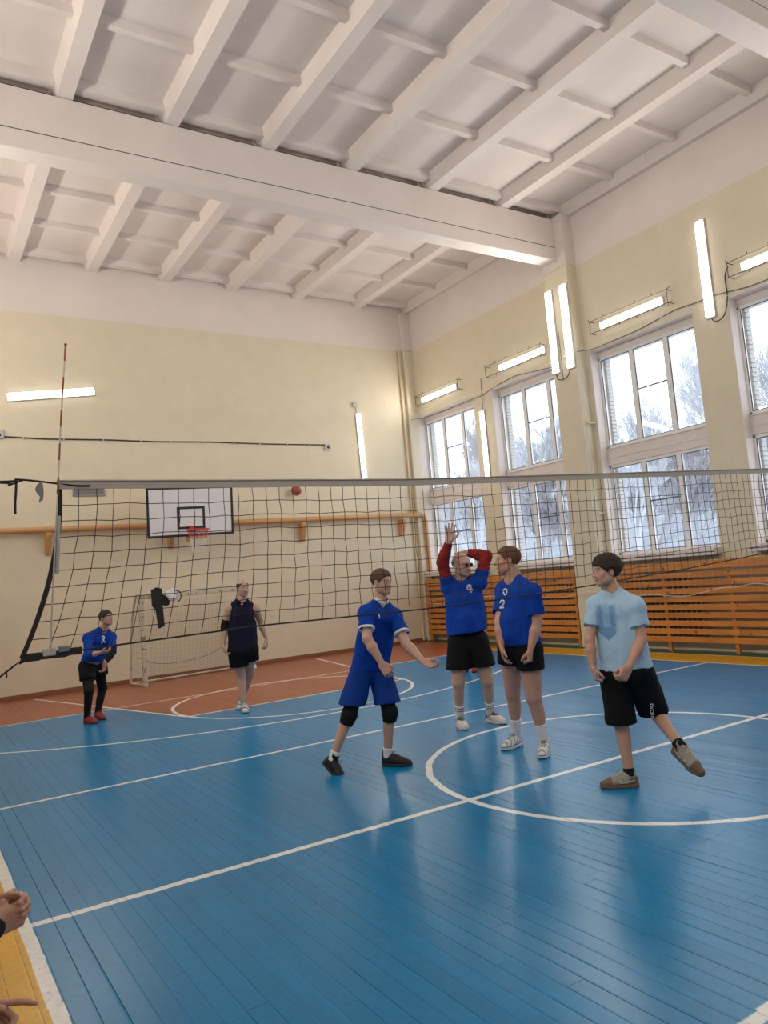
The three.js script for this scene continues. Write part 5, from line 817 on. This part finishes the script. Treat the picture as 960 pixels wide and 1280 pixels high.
// man in the dark sleeveless shirt walking away from the goal
{
  const p = person({ label: 'balding man in sleeveless navy shirt and black shorts walking before the goal', base: [305, 890], size: 1.02, skin: [0.49, 0.29, 0.225],
    neck: [302, 750, 0], pelvis: [304, 812, 0], chest: 14, pelvisFace: 10, fat: 1.06, legWide: 1.12, armWide: 1.15, broad: 1.08, shR: [285, 758, 0.02], shL: [320, 757, -0.02], neckWide: 1.1,
    head: { at: [303.5, 735.5, 0.04], face: 22, pitch: 0, hairColor: [0.07, 0.045, 0.03], scale: 1.0, stubble: 0.35 },
    armR: { el: [281, 783, 0.0], wr: [279, 806, 0.08], band: [0.62, 0.25, [0.012, 0.011, 0.011], 'band_black'], hand: { palm: [1, 0, 0.1], dir: [0.15, -1, 0.1], curl: 0.55 } }, armL: { el: [326, 778, '-'], wr: [333, 798, '+'], hand: { palm: [-1, 0, -0.2], dir: [0.05, -1, 0.15], curl: 0.6 } },
    kneeR: [302, 846, 0.12], kneeL: [312, 843, 0.0], footR: { flat: [[302, 885], [311, 895]] }, footL: { flat: [[304, 882], [298, 889]] },
    shirt: { hem: [304, 815], loose: 0.016, sleeve: 0, color: [0.009, 0.009, 0.028], key: 'navy', wr: 0.006, collar: 1.05 },
    shorts: { hemR: [298, 836], hemL: [315, 833], r: 0.13, color: BLACK, key: 'black', level: 0.7 },
    socks: { from: 0.84, color: [0.25, 0.25, 0.27], key: 'socks_grey' },
    shoes: { key: 'white_teal', sole: [0.28, 0.34, 0.33], lace: [0.6, 0.6, 0.6], color: (x, y, z) => (Math.sin(x * 70 + z * 30) > 0.4) ? [0.12, 0.18, 0.2] : [0.60, 0.60, 0.60] },
    hair: { key: 'dark_fringe', color: [0.05, 0.03, 0.02], thick: 0.006, region: (x, y, z) => Math.max(shortHair(0.092, 0.004, -0.06)(x, y, z), (y > 0.07 ? (y - 0.07) * 1.2 + 0.02 - Math.max(0, Math.abs(x) - 0.05) : -0.02)) } });
  p.stroke('side_print', p.parts.shortsF, p.parts.shorts, [318, 834, 0.05], [[[0.0, 0.03], [0.0, -0.02]], [[0.015, 0.03], [0.015, -0.02]]], 0.012, whitePrint);
}
// crouching player in blue and black at the back
{
  const blk = { color: [0.010, 0.012, 0.02], key: 'dark_sleeve', to: 0.06 };
  const p = person({ label: 'crouching player in blue jersey, black leggings and red shoes at the back', base: [119, 902], size: 0.98, skin: [0.44, 0.26, 0.20],
    neck: [129, 785, 0.10], pelvis: [116, 832, -0.1], chest: 38, pelvisFace: 30, fat: 1.0, broad: 1.0, shR: [109, 794, 0.2], shL: [140, 793, 0.0],
    head: { at: [133, 772.5, 0.16], face: 42, pitch: 8, hairColor: [0.035, 0.022, 0.016], scale: 0.98 },
    armR: { el: [111, 819, '+'], wr: [125, 816, '+'], longSleeve: { color: JERSEY, key: 'royal_blue', to: 0.5 }, hand: { palm: [0.2, 0.8, -0.3], dir: [1, 0.05, 0.2], curl: 0.5 } }, armL: { el: [140, 815, '+'], wr: [131, 828, '+'], longSleeve: blk, hand: { palm: [-0.6, 0.6, 0.2], dir: [-0.1, -0.9, 0.4], curl: 0.45 } },
    kneeR: [111, 864, 0.2], kneeL: [128, 860, 0.16], footR: { flat: [[108, 904], [119, 904.5]] }, footL: { flat: [[119, 898], [132, 900]] },
    shirt: { hem: [119, 828], hemN: [-0.15, -1, 0.2], loose: 0.018, sleeve: 0.8, color: JERSEY, key: 'royal_blue', wr: 0.006 },
    shorts: { hemR: [107, 855], hemL: [125, 853], r: 0.12, color: BLACK, key: 'black', level: 0.4 }, leggings: { color: [0.012, 0.012, 0.014], key: 'leggings_black' },
    shoes: { key: 'red', sole: [0.10, 0.02, 0.02], lace: [0.3, 0.05, 0.05], upper: [0.26, 0.018, 0.02] },
    hair: { key: 'dark', color: [0.022, 0.013, 0.01], thick: 0.014, region: shortHair(0.062, 0.01, -0.055) } });
  p.stroke('ribbon_print', p.parts.shirtF, p.parts.shirt, [129, 799, 0.2], [[[-0.028, -0.055], [0.008, 0.0], [0.014, 0.03], [0.0, 0.045], [-0.014, 0.03], [-0.008, 0.0], [0.028, -0.055]]], 0.008, whitePrint);
}
// player mostly hidden behind the bald man: a red shoe and a dark elbow show
{
  person({ label: 'player in black with red shoes almost hidden behind the bald man', base: [596, 840], size: 0.95, skin: [0.46, 0.27, 0.21],
    neck: [583, 731, 0], pelvis: [589, 781, 0], chest: 10, fat: 1.0, shR: [570, 736, 0], shL: [597, 736, 0],
    head: { at: [579.5, 718, 0.03], face: 10, hairColor: [0.03, 0.02, 0.015], cell: 0.005 },
    armR: { el: [572, 758, 0.0], wr: [577, 776, 0.1], longSleeve: { color: [0.012, 0.012, 0.014], key: 'leggings_black' }, hand: { palm: [1, 0, 0], curl: 0.5, cell: 0.006 } }, armL: { el: [603, 760, '+'], wr: [606.5, 784, '+'], longSleeve: { color: [0.012, 0.012, 0.014], key: 'leggings_black', to: -0.4 }, hand: { palm: [-1, 0, 0], curl: 0.9, cell: 0.006 } },
    kneeR: [586, 808, 0.05], kneeL: [597, 808, 0.05], footR: { flat: [[584, 838], [581, 841]] }, footL: { flat: [[597, 838], [592, 841]] },
    shirt: { hem: [591, 780], sleeve: 0.8, color: BLACK, key: 'black', cell: 0.014 }, shorts: { hemR: [586, 800], hemL: [598, 800], color: BLACK, key: 'black' }, leggings: { color: [0.012, 0.012, 0.014], key: 'leggings_black' },
    shoes: { key: 'red', sole: [0.10, 0.02, 0.02], lace: [0.3, 0.05, 0.05], upper: [0.26, 0.018, 0.02] },
    hair: { key: 'dark', color: [0.022, 0.013, 0.01], thick: 0.014, region: shortHair(0.062, 0.01, -0.055) } });
}
// ---------------------------------------------------------------- two spectators on the bench, their hands reaching into view
function seated(o) {
  const z = o.z, w = o.wr, X = V(1, 0, 0);
  return person({ label: o.label, basePoint: V(-0.95, 0, z), size: 1.0, skin: [0.50, 0.29, 0.22], chestDir: X,
    neck: [V(-0.86, 1.05, z)], pelvis: [V(-1.2, 0.54, z)], shR: [V(-0.88, 1.03, z + 0.2)], shL: [V(-0.88, 1.03, z - 0.2)],
    head: { at: [V(-0.76, 1.2, z)], dir: V(1, -0.1, -0.4), hairColor: [0.05, 0.03, 0.02], cell: 0.005 },
    armR: { el: V(-0.72, 0.70, z + 0.17), wr: w[0], longSleeve: { ...o.sleeve, to: -0.1 }, hand: o.handR }, armL: { el: V(-0.72, 0.70, z - 0.17), wr: w[1], longSleeve: { ...o.sleeve, to: -0.1 }, hand: o.handL },
    kneeR: [V(-0.77, 0.54, z + 0.16)], kneeL: [V(-0.77, 0.54, z - 0.16)], footR: { flat: [V(-0.9, 0, z + 0.15), V(-0.62, 0, z + 0.17)] }, footL: { flat: [V(-0.9, 0, z - 0.15), V(-0.62, 0, z - 0.17)] },
    shirt: { hem: [V(-1.2, 0.48, z)], hemN: [0, -1, 0], sleeve: 0.8, color: o.sleeve.color, key: o.sleeve.key, cell: 0.014, loose: 0.02 }, leggings: { color: [0.03, 0.04, 0.07], key: 'dark_denim' }, shorts: { hemR: [V(-0.85, 0.54, z + 0.15)], hemL: [V(-0.85, 0.54, z - 0.15)], r: 0.095, color: [0.03, 0.04, 0.07], key: 'dark_denim', level: 0 },
    shoes: { key: 'red', sole: [0.10, 0.02, 0.02], lace: [0.3, 0.05, 0.05], upper: [0.26, 0.018, 0.02] }, hair: { key: 'dark', color: [0.022, 0.013, 0.01], thick: 0.014, region: shortHair(0.062, 0.01, -0.055) } });
}
{
  seated({ label: 'seated spectator in dark sleeves with clasped hands', z: 1.80, sleeve: { color: [0.02, 0.022, 0.026], key: 'charcoal' }, wr: [V(-0.335, 0.715, 1.86), V(-0.335, 0.735, 1.77)],
    handR: { dirV: V(0.9, 0.12, -0.25), palmV: V(0.2, 0.25, -1), curl: 0.72, thumb: 0.75, cell: 0.0034 }, handL: { dirV: V(0.9, 0.08, 0.22), palmV: V(0.1, -0.1, 1), curl: 0.85, thumb: 0.7, cell: 0.0034 } });
  const p = seated({ label: 'seated spectator with a green wristband pointing one finger', z: 2.42, sleeve: { color: [0.018, 0.02, 0.03], key: 'dark_knit' }, wr: [V(-0.43, 0.575, 2.40), V(-0.45, 0.665, 2.30)],
    handR: { dirV: V(0.9, -0.1, -0.2), palmV: V(0, -0.4, -1), curl: 0.8, thumb: 0.5, cell: 0.0034 }, handL: { dirV: V(0.97, -0.12, 0.1), palmV: V(0.1, -0.6, 0.8), curl: 0.8, curls: [0.15, 0.9, 1, 1.05], thumb: 0.5, cell: 0.0034 } });
  const b = new THREE.TorusGeometry(0.036, 0.008, 8, 28); b.scale(1, 1, 1.6); const d = V().subVectors(p.J.wrR, p.J.elR).normalize(); b.applyQuaternion(new THREE.Quaternion().setFromUnitVectors(V(0, 0, 1), d)); const c = p.J.wrR.clone().addScaledVector(d, -0.012); b.translate(c.x, c.y, c.z); p.put('wristband', b, mat('wristband_green', [0.03, 0.30, 0.10], 0.6));
}
scene.traverse((o) => { if (o.isRectAreaLight || o.isMesh) { o.castShadow = true; } });
renderer.render(scene, camera);
